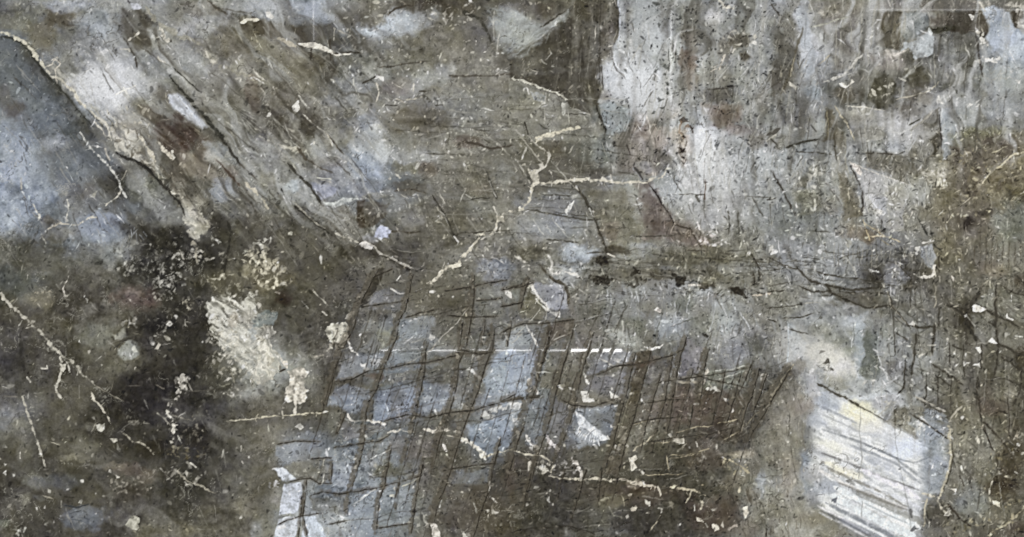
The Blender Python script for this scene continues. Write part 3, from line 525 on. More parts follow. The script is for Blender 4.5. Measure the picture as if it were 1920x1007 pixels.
b(1220,290,120,90,(172,169,155),.6); crumbs(1200,280,110,70,(206,202,188),34,13); crumbs(1260,370,50,40,(206,202,180),14,15); l("1225 330 1212 395",11,(70,68,56),.8); b(1100,410,76,100,(168,170,166),.8); b(1060,340,40,40,(120,118,104),.6)
p("1340 80 1500 30 1870 -20 1870 150 1700 190 1600 300 1560 400 1400 520 1345 400", (108,98,76), .7, 40, 1.3); b(1500,60,160,70,(100,98,72),.6); b(1720,120,90,40,(84,72,48),.6)
p("1555 362 1600 300 1660 240 1720 212 1782 152 1870 140 1870 400 1700 430 1600 420", (122,113,86), .7, 9, .8,'feldspar_crystal'); b(1780,330,80,50,(104,96,72),.5); v("1560 362 1610 300 1680 242 1740 192 1790 152 1870 145",11,(192,182,150)); l("1620 140 1680 120 1740 95",12,(190,182,150),.8); l("1640 320 1760 330 1850 300",8,(176,164,130),.5)
b(1500,600,140,130,(88,78,56),.65); b(1460,650,36,50,(46,40,30),.8); b(1580,570,80,26,(50,46,36),.6); ch(1625,440,26,WHITE,.85); ch(1850,430,22,CREAM); crumbs(1600,200,220,100,(172,160,120),40,9); crumbs(1500,480,150,160,(160,150,116),46,9)
b(1760,640,150,150,(124,129,122),.65); b(1590,720,90,60,(114,108,88),.5); b(1450,780,60,70,(138,134,116),.5)
b(100,570,200,150,(128,132,130),.6); p("188 382 280 285 325 225 300 330 280 405", (82,80,69), .85, 10); for_chips=[(300,330,22),(340,290,24),(380,300,16),(335,385,16),(320,260,14)]
for u,vv,r in for_chips: ch(u,vv,r,(206,204,192),.9,1.6)
l("415 340 450 390 495 425",20,(178,176,170)); l("400 330 480 440 560 560",12,(90,88,80),.6); l("335 480 340 560",16,(196,194,176),.8); b(270,480,90,110,(108,106,85),.6); b(370,270,60,40,(120,118,104),.5); b(450,520,60,90,(112,108,96),.5); l("180 490 210 540",14,WHITE,.7)
l("20 270 100 400 195 595",17,(68,64,54)); l("-10 480 60 470",9); b(330,640,200,50,(136,140,140),.6); b(200,720,190,90,(122,124,120),.5); l("320 710 450 715",12,(76,74,64),.8)
b(690,730,140,56,(110,84,50),.75); b(600,690,90,60,(104,92,66),.5); l("690 620 742 785",9,(184,160,116)); l("690 640 830 740 965 790",11,(192,172,132)); l("740 745 860 752",10,(196,176,140)); l("820 725 990 700",10,PALE,.7); ch(845,742,14,CREAM); l("770 740 900 830",8,(150,136,100),.7)
p("860 620 960 620 990 700 900 720", (150,148,142), .6, 14); l("1088 620 1172 765",24,(54,54,48)); p("1095 830 1190 800 1225 900 1195 985 1140 940", (150,155,165), .8, 10); l("1115 792 1205 782",15,WHITE); l("1200 800 1262 862",15,(60,58,50)); l("1240 870 1245 1010",14,(74,70,56),.8); ch(1080,840,18); ch(1080,880,14)
l("1290 652 1342 580",15,(188,180,150)); l("1018 622 1052 572",12,CREAM); l("1290 660 1300 720",8,PALE,.7); ch(50,865,34,(230,230,230)); ch(25,840,20,WHITE); ch(780,850,22,WHITE); c("560 770 600 780 610 810 580 835 560 800",(160,158,146),.8); l("500 600 540 660",10,PALE,.6); ch(750,998,22,WHITE)
for k in range(16): l("%d %d %d %d"%(480+k*34,780+rng.random()*80,482+k*34,900+rng.random()*110),7,(92,88,74) if k%2 else (150,146,130),.5)
for k in range(9): l("%d %d %d %d"%(1500+k*42,680+rng.random()*160,1495+k*42,900+rng.random()*110),9,(76,70,54),.5)
l("0 900 120 960 210 990",10,(74,70,58),.8); l("250 905 380 915",8); l("560 900 640 1010",10,PALE,.5); ch(1385,915,14); crumbs(900,880,160,90,CREAM,16,9)

for k in range(26):
    b(1340 + rng.random() * 520, 40 + rng.random() * 420, 20 + rng.random() * 40, 14 + rng.random() * 26, ((84,72,50),(128,120,92),(70,62,46),(118,104,72))[k % 4], .5, rng.random() * 180)
crumbs(1600,300,260,280,(84,74,54),60,10,.7); crumbs(1600,300,260,280,(168,158,126),50,9,.7)
T(0,1); crumbs(1250,830,300,160,(40,38,33),70,15,.5); crumbs(1150,900,280,110,(150,148,138),70,9,.8)
T(0,2); crumbs(1250,200,300,220,(40,38,33),70,16,.5); crumbs(1200,620,320,380,(40,38,34),70,18,.7); crumbs(1250,300,280,300,(132,128,118),80,8,.75); crumbs(1690,520,190,330,(206,202,188),90,12,.8); crumbs(1690,520,190,330,(128,124,108),70,11,.75)
T(2,2)
for k in range(46): ch(560+k*27+rng.normal(0,30), 70+k*3.0+rng.normal(0,24), 6+rng.random()*13, (46,42,32), .75, 1.8)

# ------------------------------------------------------------------ third row
T(0,2)
b(90,110,170,110,(84,88,84),.6); b(300,240,110,70,(124,119,97),.65); crumbs(310,220,90,60,(168,160,132),16,9); b(340,410,150,90,(96,92,72),.6); b(520,130,200,120,(82,80,70),.5); b(80,600,120,260,(78,76,72),.6); b(600,260,180,130,(88,84,72),.5)
v("-20 172 60 252 120 322 180 372 260 442 330 512 390 592 450 642",25,(176,172,156)); v("450 640 520 692 572 742 640 812 692 862",24,(172,168,152)); v("650 900 682 960 725 1015",15,(188,182,162)); v("440 650 448 730 432 830 406 890 440 958",18,(190,186,170)); c("425 702 482 708 462 762 432 760",(190,186,170),.9,1.5,'vein'); l("690 862 760 902 900 980",9,(142,136,118),.8); l("572 745 565 795",11,CREAM); l("480 690 512 772",11,CREAM); v("175 385 250 400 235 440 190 450",14,(158,154,140)); ch(120,470,26,(140,138,128),.7); l("160 390 140 430",10,PALE,.8)
v("500 65 462 160 478 215",12,(194,188,176)); ch(480,210,17,CREAM); l("300 738 350 742 345 715",10,CREAM); l("195 800 225 845",14,CREAM,.8); l("205 50 190 100",12,PALE,.7); ch(625,240,14); ch(620,215,10)
l("150 480 150 640 175 760",34,(54,52,46),.65); b(500,760,110,100,(72,69,60),.6); b(240,600,60,80,(74,70,60),.5)
b(700,500,150,100,(126,127,118),.7); b(650,640,90,60,(96,94,80),.5); p("820 492 900 450 922 500 840 532", (162,162,154), .8, 12, 1,'feldspar_crystal'); p("850 602 930 530 1012 582 1002 660 900 682 850 642", (158,161,156), .88, 12, 1, 'feldspar_crystal'); ch(972,600,34,(198,198,186),.9); ch(900,640,18,(184,186,182),.8); b(830,720,120,50,(112,110,95),.65); l("820 602 900 540 1000 502",17,(66,64,56)); l("920 450 930 500",20,(60,57,50),.7); l("690 690 740 650",8,PALE,.7); ch(640,620,20,CREAM); ch(985,745,14,CREAM); ch(740,725,14,CREAM); ch(580,548,12)
b(1000,230,150,90,(114,92,80),.7); b(1090,270,70,36,(98,66,52),.65); ch(935,245,20,(190,180,168)); b(990,190,60,30,(140,124,112),.6)
p("820 -40 1340 -40 1330 200 1200 260 1100 120 900 120", (56,54,46), .7, 50, 1.3)
p("1130 300 1250 220 1500 260 1570 420 1550 700 1520 1040 880 1040 850 830 1050 700 1020 520 940 420 1060 340", (60,57,50), .8, 60, 1.3); b(1090,900,220,140,(50,47,42),.7); b(1180,420,140,70,(43,41,35),.75); b(1300,300,60,60,(44,42,36),.6); b(1350,560,170,70,(64,62,54),.6); b(1430,800,100,140,(62,60,52),.5); b(1480,140,60,60,(46,44,36),.7)
crumbs(1230,110,110,110,(196,194,184),70,13); crumbs(1200,210,90,40,(190,186,172),18,11); crumbs(930,20,110,40,(150,148,136),22,11); crumbs(1400,270,110,60,(168,162,140),34,11); crumbs(1180,360,90,80,(170,166,154),14,10); crumbs(950,410,60,30,(190,188,180),10,13); ch(1225,412,24,(226,224,216)); ch(1280,360,14); ch(1145,565,34,(212,206,188)); ch(1100,545,14); crumbs(1180,500,60,30,PALE,10,10); v("1342 380 1352 420 1385 462",15,CREAM); ch(1195,655,18,(130,128,116)); ch(1470,550,10)
v("1330 790 1305 900 1245 985",32,(166,162,150),.85,gap=.55); crumbs(1320,840,70,60,(184,180,168),22,13); l("1340 800 1400 900",11,(150,146,134),.8); crumbs(1470,790,40,20,(140,136,126),7,14); l("1120 850 1200 890",9,(112,106,94),.8); ch(1250,990,20)
p("1510 250 1600 185 1720 228 1870 205 1870 840 1780 772 1690 642 1600 562 1550 452 1520 382", (192,191,180), .93, 10, 3.2, 'calcite_patch', 40, .55); b(1800,360,60,60,(150,146,132),.5); b(1700,390,40,50,(196,186,166),.5); b(1840,480,40,60,(176,182,186),.6); crumbs(1660,560,90,110,(204,200,182),30,13); crumbs(1720,690,70,90,(200,196,178),30,14); crumbs(1700,440,150,180,(140,134,112),40,9,.7); crumbs(1680,500,150,200,(226,224,214),30,10,.8)
b(1620,110,190,80,(94,90,70),.7); crumbs(1650,110,190,80,(176,172,148),44,12); b(1640,800,170,140,(84,82,70),.7); l("1595 750 1640 730 1680 770 1700 850",14,(136,132,112),.8,rag=2); crumbs(1720,900,70,60,CREAM,12,11); crumbs(1700,920,20,30,WHITE,5,13); b(1820,30,60,50,(176,170,138),.7)
l("20 940 130 950",14,(120,116,106),.7); l("165 950 185 1010",13,PALE); l("250 915 310 918",8,PALE,.7); ch(40,880,16,CREAM); l("1610 890 1480 900 1380 905",8,(96,92,80),.6)
T(1,2)
b(300,300,220,280,(78,75,63),.6); b(330,60,200,90,(90,87,75),.5); b(250,500,60,200,(92,90,80),.5); b(430,420,150,130,(72,69,57),.5)
b(110,70,180,110,(112,106,82),.7); crumbs(110,60,150,110,(208,200,172),58,17); ch(155,205,30,(212,202,186)); ch(190,140,26,CREAM); ch(20,290,26,CREAM); ch(10,190,22,CREAM); ch(200,120,18,CREAM); b(190,230,60,50,(64,52,46),.7); ch(130,30,22,CREAM)
p("-20 430 120 418 152 470 112 560 162 640 185 700 132 780 142 832 30 842 -20 830", (198,195,182), .95, 6, 2.6, 'calcite_patch', 70, .5); crumbs(60,620,90,180,(150,144,124),22,9,.7); crumbs(60,640,100,180,(222,218,206),24,11,.7); p("-20 375 80 310 155 330 132 412 -20 432", (128,136,138), .85, 9, 1,'feldspar_crystal')
c("198 680 228 678 232 735 205 722",(206,198,180)); l("180 660 190 690",16,CREAM); l("170 760 215 740",12,(66,60,48))
c("235 752 290 718 340 718 372 782 352 832 388 905 362 982 300 1012 212 955 236 850",(200,194,178),.97,1.5,'calcite_patch',3.5); crumbs(300,860,60,110,(160,152,132),16,9,.7); l("285 770 300 850 340 870",8,(140,132,112),.7)
c("508 472 550 420 612 403 652 420 672 480 662 532 600 562 530 522",(190,187,170),.93,1.6,'calcite_patch',4); l("595 445 555 572",9,(110,104,88),.8); l("415 662 492 640",22,(206,198,178)); crumbs(560,590,110,40,(166,160,144),26,12); v("662 535 690 600 742 648",16,WHITE); b(540,640,100,50,(116,112,100),.6); ch(685,350,24,CREAM,.9,1.5); ch(635,715,18); ch(790,712,15); ch(995,838,20,WHITE,.9,1.7); ch(1435,742,14); ch(1605,655,14)
p("880 20 932 10 912 100 862 182 800 262 752 335 770 230 832 120", (58,54,42), .92, 9, .7,'fissure')
cr("850 200 960 150 1080 180 1060 330 800 300",(120,122,126),.72); cr("930 20 1140 10 1130 150 1080 180 960 150 900 180",(102,100,90),.6); cr("745 460 820 390 955 400 962 472 850 488 745 492",(150,154,152),.75); b(930,515,66,66,(152,150,112),.65); cr("735 500 850 495 960 475 1000 530 930 620 720 610 690 540",(124,124,118),.6)
cr("1070 400 1200 350 1305 380 1295 440 1220 500 1085 560 1040 500",(130,135,142),.8); cr("1000 560 1220 510 1290 580 1240 610 960 620",(118,118,112),.6); cr("600 750 660 640 900 640 925 730 800 760 720 810 580 830",(138,142,150),.8); cr("840 680 922 645 935 702 842 712",(176,176,173),.75)
cr("580 870 700 860 835 880 865 940 830 1020 520 1020",(145,152,170),.85); cr("880 905 960 880 1172 875 1192 1020 852 1020",(140,146,162),.8); cr("1230 850 1465 850 1435 1020 1200 1020",(140,146,157),.75); cr("1490 740 1642 740 1602 900 1572 1020 1442 1020",(118,118,113),.65); cr("1730 650 1870 600 1870 1020 1640 1020 1665 830",(150,160,184),.9)
cr("1560 500 1700 465 1725 570 1560 592",(118,118,106),.65); cr("1740 540 1870 500 1870 600 1740 602",(150,154,150),.75); cr("1600 150 1780 150 1790 360 1590 372",(122,123,118),.65); b(1750,60,130,60,(132,136,148),.75); cr("1140 760 1210 740 1450 690 1460 840 1215 840",(100,97,84),.6); cr("950 770 1200 740 1195 860 900 860",(106,102,86),.6); cr("1300 640 1480 650 1470 700 1250 700",(96,92,80),.5); b(1300,200,180,110,(98,94,76),.6); b(1420,300,120,60,(92,88,74),.5); cr("1330 380 1470 360 1500 560 1300 580",(104,102,90),.5)
b(870,790,60,36,(88,66,54),.7); b(600,900,60,40,(90,86,70),.3)
l("1070 722 1160 670 1270 602 1340 520 1430 440 1480 380 1562 270",9,(168,164,152)); ch(1270,510,28,(206,204,198)); l("980 158 1030 190 1078 196",11,WHITE); l("1018 102 1052 62",10,WHITE); l("1262 182 1305 180",20,WHITE); c("1808 160 1859 190 1859 235 1812 200",WHITE,part='flake'); v("1535 735 1600 780 1645 815 1640 835",22,(206,206,204)); l("1718 808 1812 912",10,(194,200,220)); ch(1612,240,14,CREAM); ch(1435,210,12); ch(990,290,12); l("1110 190 1090 330",9,PALE,.6); l("1560 500 1580 540",8,PALE)
v("1242 122 1300 92 1360 20 1480 -8",25,(200,194,172)); l("410 160 460 222 525 285",11,(170,166,150)); l("480 320 517 352",11,CREAM); l("330 245 380 300",9,PALE,.7)
T(2,2)
b(400,50,230,80,(164,167,169),.75); b(250,30,80,50,(110,106,88),.5)
cr("150 120 350 130 402 180 392 300 282 312 200 232",(150,152,164),.85); cr("70 300 130 130 250 300 232 392 60 382",(110,106,85),.75); cr("-20 182 100 150 80 250 -20 272",(136,139,133),.75); cr("-20 465 100 420 185 560 -20 582",(150,156,158),.75); cr("-20 20 120 10 130 110 -20 150",(122,122,114),.6); cr("420 180 480 400 460 380 400 320",(124,120,112),.6)
v("128 118 190 210 250 272 282 325",20,WHITE); c("270 330 352 318 346 368 302 352",WHITE); v("165 235 230 290 270 310",12,WHITE); v("268 5 300 62 360 30 450 50 512 88",22,WHITE); c("350 20 470 45 512 90 420 50",WHITE); l("250 310 245 390",10,PALE); l("440 130 540 200",9,PALE,.8)
l("200 -10 280 80 382 130 412 200 405 285",24,(76,70,55)); l("-10 150 110 125",13); l("-10 272 80 268",12); v("98 428 150 500 188 582",15,WHITE); l("222 280 150 380 30 500",7,PALE,.7); l("0 460 100 430",8,PALE,.7); l("0 560 80 480",8,PALE,.7)
p("262 425 312 428 275 560 215 740 185 900 148 910 235 600", (62,56,44), .88, 9, .6,'fissure'); cr("280 420 452 390 432 500 285 560",(98,86,70),.75); cr("280 610 420 612 335 900 190 890",(108,104,90),.75); l("300 540 440 470",9,PALE,.7); l("280 560 330 470",9,PALE,.6)
cr("400 640 542 640 502 840 370 862",(116,112,98),.75); cr("560 622 880 622 880 700 700 732 600 780 540 782",(140,143,150),.78); cr("600 805 800 762 862 762 842 940 560 962 500 882",(128,128,130),.75); cr("460 530 590 520 560 620 440 620",(116,108,98),.6); b(560,470,120,80,(120,116,106),.5)
cr("350 870 480 850 450 1020 310 1020",(100,95,78),.7); p("905 620 1012 600 992 720 942 880 902 1020 828 1020 880 800", (84,76,57), .88, 9, .6,'feldspar_crystal'); b(950,700,90,36,(92,62,44),.75)
cr("1275 522 1402 582 1382 740 1210 832 1240 640",(126,123,124),.75); cr("1000 722 1182 682 1132 862 962 862",(114,111,105),.65); cr("960 870 1130 870 1090 1020 910 1020",(112,108,102),.6); cr("1190 860 1350 850 1310 1020 1120 1020",(104,92,78),.6); l("1190 700 1140 850",8,(70,66,56),.7)
cr("1440 762 1745 702 1722 800 1682 882 1502 892 1402 862",(130,134,121),.78); l("1470 762 1600 740 1722 720",11,(186,188,178)); l("1430 832 1560 802 1745 742",9,(186,188,176)); l("1500 775 1640 750",7,(90,90,80),.6); b(1600,620,150,120,(138,140,146),.75); l("1480 540 1600 530 1700 600",8,(160,162,166),.5)
b(800,230,220,140,(144,147,149),.65); b(560,220,120,130,(128,126,118),.5); b(830,530,140,50,(166,169,163),.75,20); b(1130,440,120,90,(150,156,166),.75); b(1420,230,120,90,(160,165,178),.75); b(900,410,110,60,(108,110,96),.65); b(1250,260,90,80,(112,116,104),.65); b(1000,300,90,70,(120,118,108),.5); b(640,560,90,40,(140,140,132),.5); b(1560,400,70,80,(152,158,164),.7); b(1380,420,80,60,(118,120,110),.6); b(1700,300,110,110,(122,122,112),.5)
for s in ("700 250 690 170","1480 230 1462 380 1430 470","730 280 715 200","900 180 920 260","1290 200 1270 330","960 150 980 240","1180 250 1190 380","1600 260 1640 360","1520 270 1560 380","870 190 860 300","1660 330 1740 480"): l(s,12,(186,189,192),.6)
for s in ("810 240 830 320","640 370 680 500 760 580","1100 330 1060 430 1040 520","1240 400 1320 380","690 200 660 150","540 230 560 330","1690 480 1740 640","1200 230 1180 330"): l(s,10,(92,94,84),.65)
pit("590 92 640 58 690 60 712 100 690 125 640 132 600 122"); pit("858 8 920 18 935 72 900 60 878 48"); pit("1158 40 1200 48 1270 62 1282 110 1210 132 1180 90"); pit("1458 180 1520 168 1535 196 1480 205"); pit("1580 172 1640 150 1700 178 1745 205 1680 228 1600 202"); b(1060,70,70,40,(60,55,42),.75); ch(700,10,20,(52,48,36),.8); pit("1395 505 1420 492 1442 510 1410 525"); b(1400,130,60,24,(66,60,46),.7); crumbs(1620,180,60,20,(60,54,40),8,16); ch(545,255,16,(66,64,56))
b(1050,60,520,50,(102,98,80),.6); b(1650,90,230,70,(102,99,82),.65); l("1275 132 1375 132",15,(214,206,192)); v("1740 212 1870 192",14,(196,180,156)); c("1038 322 1055 293 1088 310 1080 332",(220,212,204)); ch(1085,335,12,(50,48,44)); l("700 130 740 95",16,(176,172,150),.7); l("1280 70 1300 110",14,CREAM,.8); l("1750 30 1760 100 1755 140",14,(64,60,48),.8); l("1790 20 1800 100",12,(64,60,48),.8)
v("958 578 1020 602 1060 590 1105 568",15,(228,226,218)); v("512 762 540 800 552 852",20,WHITE); v("122 808 150 868 205 925",34,(212,208,200)); v("170 870 120 905",20,WHITE); l("175 768 202 832",13,WHITE); c("500 908 542 908 560 950 602 980 520 985",WHITE); c("708 908 772 940 742 962 720 940",WHITE); l("345 870 370 895",20,WHITE); ch(445,892,16); ch(760,682,22); ch(740,790,12); ch(730,880,12); l("650 672 742 722",14,(180,178,170)); ch(1378,882,30,(208,202,186)); l("1200 842 1350 840",18,(170,160,138)); l("1200 845 1195 900",10,(150,140,120)); v("1422 738 1385 852",24,(196,188,172)); v("1415 885 1470 880 1505 912",22,(204,202,192)); ch(1660,885,18); ch(1840,802,30); l("1820 640 1752 640",16,(150,152,144),.7); ch(1350,620,14); ch(1400,770,18,WHITE); ch(870,920,16,CREAM); l("850 925 890 925",16,CREAM); l("940 960 970 1007",14,WHITE); ch(940,605,16,CREAM)
b(1780,560,110,60,(90,90,82),.65); l("1700 880 1740 760 1760 650",14,(72,70,60),.7); b(1280,960,130,60,(98,76,62),.65); cr("1400 900 1700 900 1720 1020 1340 1020",(92,88,76),.6); b(1440,950,60,50,(76,72,66),.6)
cr("-20 622 205 622 170 760 192 880 60 950 -20 962",(150,158,182),.9); l("-10 965 100 945 180 940 230 930",18,(54,52,44)); l("200 620 180 760",16,(74,70,60),.7); b(190,680,20,60,(90,84,84),.5); c("-10 995 60 990 70 1010 -10 1010",WHITE)
T(3,2)
p("145 388 250 350 500 360 720 340 775 400 790 640 862 822 800 900 700 950 500 882 370 862 300 722 220 692 140 692", (140,143,142), .7, 12, 1,'feldspar_crystal'); p("143 400 190 430 280 560 252 682 140 692", (166,173,181), .8, 14, .6); l("145 400 148 540 138 692",9,(180,188,196),.8); b(450,670,180,110,(206,204,193),.88,30); b(560,740,110,60,(190,190,190),.6); b(640,395,100,60,(176,181,191),.85); b(670,600,46,190,(162,170,184),.75); b(330,470,110,60,(124,124,118),.6); b(500,520,90,60,(120,122,114),.5)
p("705 480 792 480 792 640 832 760 765 842 680 782 650 755 702 640", (98,102,94), .85, 16, 1); p("858 702 932 690 922 760 872 792", (90,86,72), .85, 10); b(830,520,60,100,(134,138,136),.6); p("800 650 862 822 790 922 950 822 1005 760 965 640 880 690", (138,138,134), .6, 14)
ch(435,690,20,(48,44,34),.9,1.8); ch(455,735,16,(48,44,34)); ch(385,620,14,(90,88,80),.8,1.6); l("640 400 622 480 602 590",11,(204,208,204)); l("628 430 622 560",7,(90,94,90)); b(600,620,50,40,(120,124,114),.6); l("797 600 805 665 870 815",9,(184,186,184)); l("790 480 795 640",8,(150,156,156),.7); b(820,955,140,40,(186,191,199),.85); crumbs(740,840,50,30,WHITE,8,12); l("800 920 870 850 960 790",12,(170,172,174),.6); ch(670,940,12,(70,70,66))
v("182 712 112 800 62 890 5 1010",14,(190,178,142)); b(200,740,80,50,(74,68,54),.75,-25); p("270 740 342 762 375 960 320 1020 290 900", (164,164,164), .7, 14); b(160,900,100,100,(116,112,94),.6); l("355 845 450 900 560 952 670 1015",26,(70,66,52)); b(500,850,120,50,(150,148,126),.6,25); p("355 915 460 900 650 1020 380 1020", (168,173,184), .85, 7, .5)
for s,wd in (("200 -10 260 60 320 110 440 140 560 165 680 165 870 155",19),("350 30 420 60 600 85 825 112",11),("230 140 330 185 440 180 520 220 620 262 720 300 800 290 905 280",17),("-10 182 120 172",11),("-10 305 120 292 270 270",8),("100 375 230 370 330 340",9),("420 130 470 200 510 210",16),("520 150 520 180 640 190",14),("700 180 860 200",9),("0 380 60 400",10),("150 455 290 490",11)): l(s,wd,(66,62,50),.85)
b(640,235,180,50,(84,80,64),.7); b(440,170,70,40,(74,70,56),.6); b(760,200,110,50,(112,108,94),.5); ch(150,245,18,(48,46,38),.9); ch(215,250,20,(48,46,38),.9,1.5); ch(245,270,16,(40,38,32),.9); l("260 272 380 255",10,PALE,.8)
v("1048 48 1110 80 1172 80 1202 42 1212 -10",19,(206,202,190)); l("1195 80 1218 160 1218 270 1205 300",12,(150,144,124),.85); l("868 170 892 270 945 332 1030 440",12,(158,152,134)); l("880 180 905 290 960 350 1040 450",11,(66,62,50),.8); b(900,90,90,100,(150,153,165),.65); crumbs(930,40,60,60,WHITE,8,11); l("960 0 1030 70",12,(66,62,52)); l("738 25 810 40",14,(196,196,192),.8); l("625 0 640 80",14,(170,170,164),.7)
b(1430,370,90,120,(64,60,48),.8); l("1290 262 1420 350 1490 440",30,(60,56,46),.8); l("1570 140 1482 270 1430 400 1440 545 1510 575",42,(68,64,53),.75,26,rag=2); l("1430 400 1525 545",26,(56,53,44),.85); l("1300 230 1360 330",16,(80,76,64),.7); l("1440 360 1560 480",8,PALE,.6)
for s,wd in (("1662 100 1652 430 1672 560 1662 700 1632 832",19),("1040 50 1035 300",9),("1080 470 1062 650 1040 800",20),("1240 300 1240 430",15),("1552 560 1550 745",15),("1522 800 1510 1020",22),("1240 760 1235 1020",11),("1310 540 1322 700",10),("1152 780 1142 1020",12),("1420 560 1425 800",10),("1000 660 985 880 940 930",14),("1330 800 1325 1020",9),("1840 720 1830 900 1780 1010",20),("910 330 925 640",9),("1600 400 1640 430",20),("1210 420 1190 640",14)): l(s,wd,(64,60,49),.8)
for s,wd in (("1510 270 1650 350 1825 440",17),("1330 570 1412 602",15),("1180 700 1290 770 1425 862",17),("1240 800 1335 872",17),("1680 560 1870 655",19),("1690 650 1870 775",17),("1640 800 1740 820 1870 885",15),("1040 430 1110 440 1200 440",20),("930 480 1020 540",10),("1690 140 1790 190 1870 210",10),("1790 60 1870 120",14)): l(s,wd,(66,62,50),.85)
cr("1520 270 1560 200 1655 140 1642 335",(132,134,128),.65); cr("1685 160 1870 210 1870 430 1680 345",(128,128,117),.65); cr("1480 345 1640 372 1640 520 1560 560 1500 480",(122,122,118),.65); cr("1682 430 1870 465 1870 620 1682 545",(124,123,112),.6); cr("1330 605 1440 622 1420 800 1330 742",(118,116,104),.65); cr("1160 722 1232 732 1232 870 1152 862",(120,118,110),.6); cr("1250 822 1332 882 1332 1020 1242 1020",(112,109,96),.6); cr("1650 832 1812 892 1782 1020 1642 1020",(120,117,101),.65); cr("1690 670 1840 760 1840 860 1660 790",(112,110,98),.55); cr("1440 640 1545 700 1540 800 1430 800",(108,105,92),.5); cr("1010 560 1070 480 1200 470 1190 640 1060 640",(104,100,84),.5); cr("1350 890 1500 890 1500 1020 1350 1020",(108,105,93),.55); b(1760,930,60,50,(162,157,140),.65); b(1620,20,90,50,(120,108,88),.6); b(1380,60,110,90,(116,113,98),.6); b(1840,650,40,70,(60,54,38),.75); b(1590,900,60,110,(84,76,62),.6); b(1840,110,50,50,(78,70,58),.6)
c("1488 290 1510 273 1582 310 1540 328 1498 322",(228,224,212)); c("1598 545 1625 508 1664 552 1642 558",(224,220,210)); c("1512 590 1540 585 1552 610 1535 632",(220,216,204)); c("1418 690 1470 694 1430 722",WHITE); c("1488 712 1540 698 1548 730",WHITE); l("1334 70 1346 112",17,(216,208,192)); ch(1435,355,13); v("1742 335 1738 365 1785 392",13,WHITE); l("1790 500 1855 512",15,(206,206,196)); ch(1320,310,16); l("1765 200 1768 250",9,WHITE,.8); l("1440 630 1432 670",16,WHITE); ch(1560,210,13); ch(1740,500,18,PALE); l("1300 520 1305 555",16,CREAM); l("1160 568 1220 570",8,CREAM,.8); l("1470 560 1600 555",9,(150,148,136),.7); crumbs(1180,790,60,20,WHITE,6,12); ch(1050,410,14); l("1050 930 1130 970 1220 1015",13,(166,160,142)); crumbs(1100,130,50,40,WHITE,7,9); l("1560 820 1740 800",8,PALE,.5); crumbs(1300,620,200,200,CREAM,20,8)

# ------------------------------------------------------------------ bottom row
T(0,3)
v("160 -10 190 80 230 200 260 290 290 370 310 440 335 495",14,(170,166,150)); ch(293,400,14); v("662 -20 740 80 790 150 822 225",14,(186,180,160)); v("880 238 960 312 1050 340 1125 405",14,(158,152,132)); ch(895,238,13,CREAM)
v("1250 -10 1218 60 1230 150 1262 220 1250 290 1240 345",26,(186,182,168),.92,gap=.35); crumbs(1245,160,40,160,(206,202,190),34,12); v("1130 105 1200 150 1240 200",12,(150,146,132),.8); v("1240 112 1320 140 1400 165 1440 100",11,(130,126,114),.8); l("1290 270 1320 320",14,PALE,.8); l("1500 80 1540 150",12,(112,108,98),.6)
v("1290 528 1370 602 1470 642 1580 695",13,(150,144,124)); l("1380 470 1425 505",12,CREAM)
b(1050,50,240,130,(50,47,42),.8); b(1210,300,270,160,(62,59,50),.45); b(1100,380,130,60,(56,52,40),.7); b(1310,650,250,70,(64,62,53),.65); b(1450,290,90,110,(58,54,43),.7); b(950,690,120,60,(60,55,46),.65); b(850,330,90,60,(68,64,52),.5); b(600,560,160,70,(70,68,60),.5); b(1420,30,70,60,(60,58,48),.5); b(1700,300,120,110,(92,90,80),.5)
b(980,520,120,50,(98,80,66),.65); b(830,490,60,30,(120,112,92),.6); b(1070,560,60,60,(108,98,84),.5)
crumbs(1330,550,170,90,(166,162,148),44,12); crumbs(1330,380,210,60,(120,110,78),40,12); crumbs(960,620,170,80,(156,150,134),34,11); crumbs(980,170,90,50,(140,136,122),20,9); crumbs(1420,230,110,110,(140,134,116),30,9); ch(1180,515,18,(150,146,134)); ch(1255,510,26,(124,120,110)); l("1270 520 1240 570",20,(128,124,112),.8); ch(1225,590,18,CREAM)
b(150,190,80,46,(130,128,108),.65); b(600,330,100,70,(112,110,94),.65); b(540,430,110,26,(128,125,108),.65); b(260,590,80,50,(130,130,120),.7); b(190,740,54,40,(130,128,110),.65); b(200,330,50,80,(112,110,100),.5); b(660,210,50,30,(132,130,118),.6); b(420,250,150,150,(92,90,80),.4); b(280,720,40,30,(112,112,106),.6); b(20,900,50,30,(112,116,100),.6)
c("700 190 755 185 765 215 740 245 708 232",(192,190,176)); c("792 292 850 288 860 315 820 318",(188,184,168)); ch(865,345,22,PALE,.7,1.7); ch(675,140,16,PALE); ch(605,470,14,CREAM); c("825 550 870 575 850 582",CREAM); ch(30,350,18,PALE,.8); ch(45,485,16); c("18 545 45 528 48 562",WHITE); ch(100,555,12); ch(580,740,26,(180,178,166)); l("262 790 270 815",14,WHITE); l("325 780 322 800",14,WHITE); ch(595,595,12); ch(360,672,16,(190,188,176),.9,1.5); ch(690,692,12); ch(795,530,14,CREAM); crumbs(60,710,60,16,(50,48,42),8,16); crumbs(140,950,50,40,(190,190,180),10,13); ch(1745,872,16,WHITE); ch(690,825,12); ch(385,900,14); ch(340,910,16,PALE); l("148 390 148 440",9,CREAM); ch(755,710,14,CREAM); ch(620,125,10); crumbs(250,120,90,80,PALE,12,9)
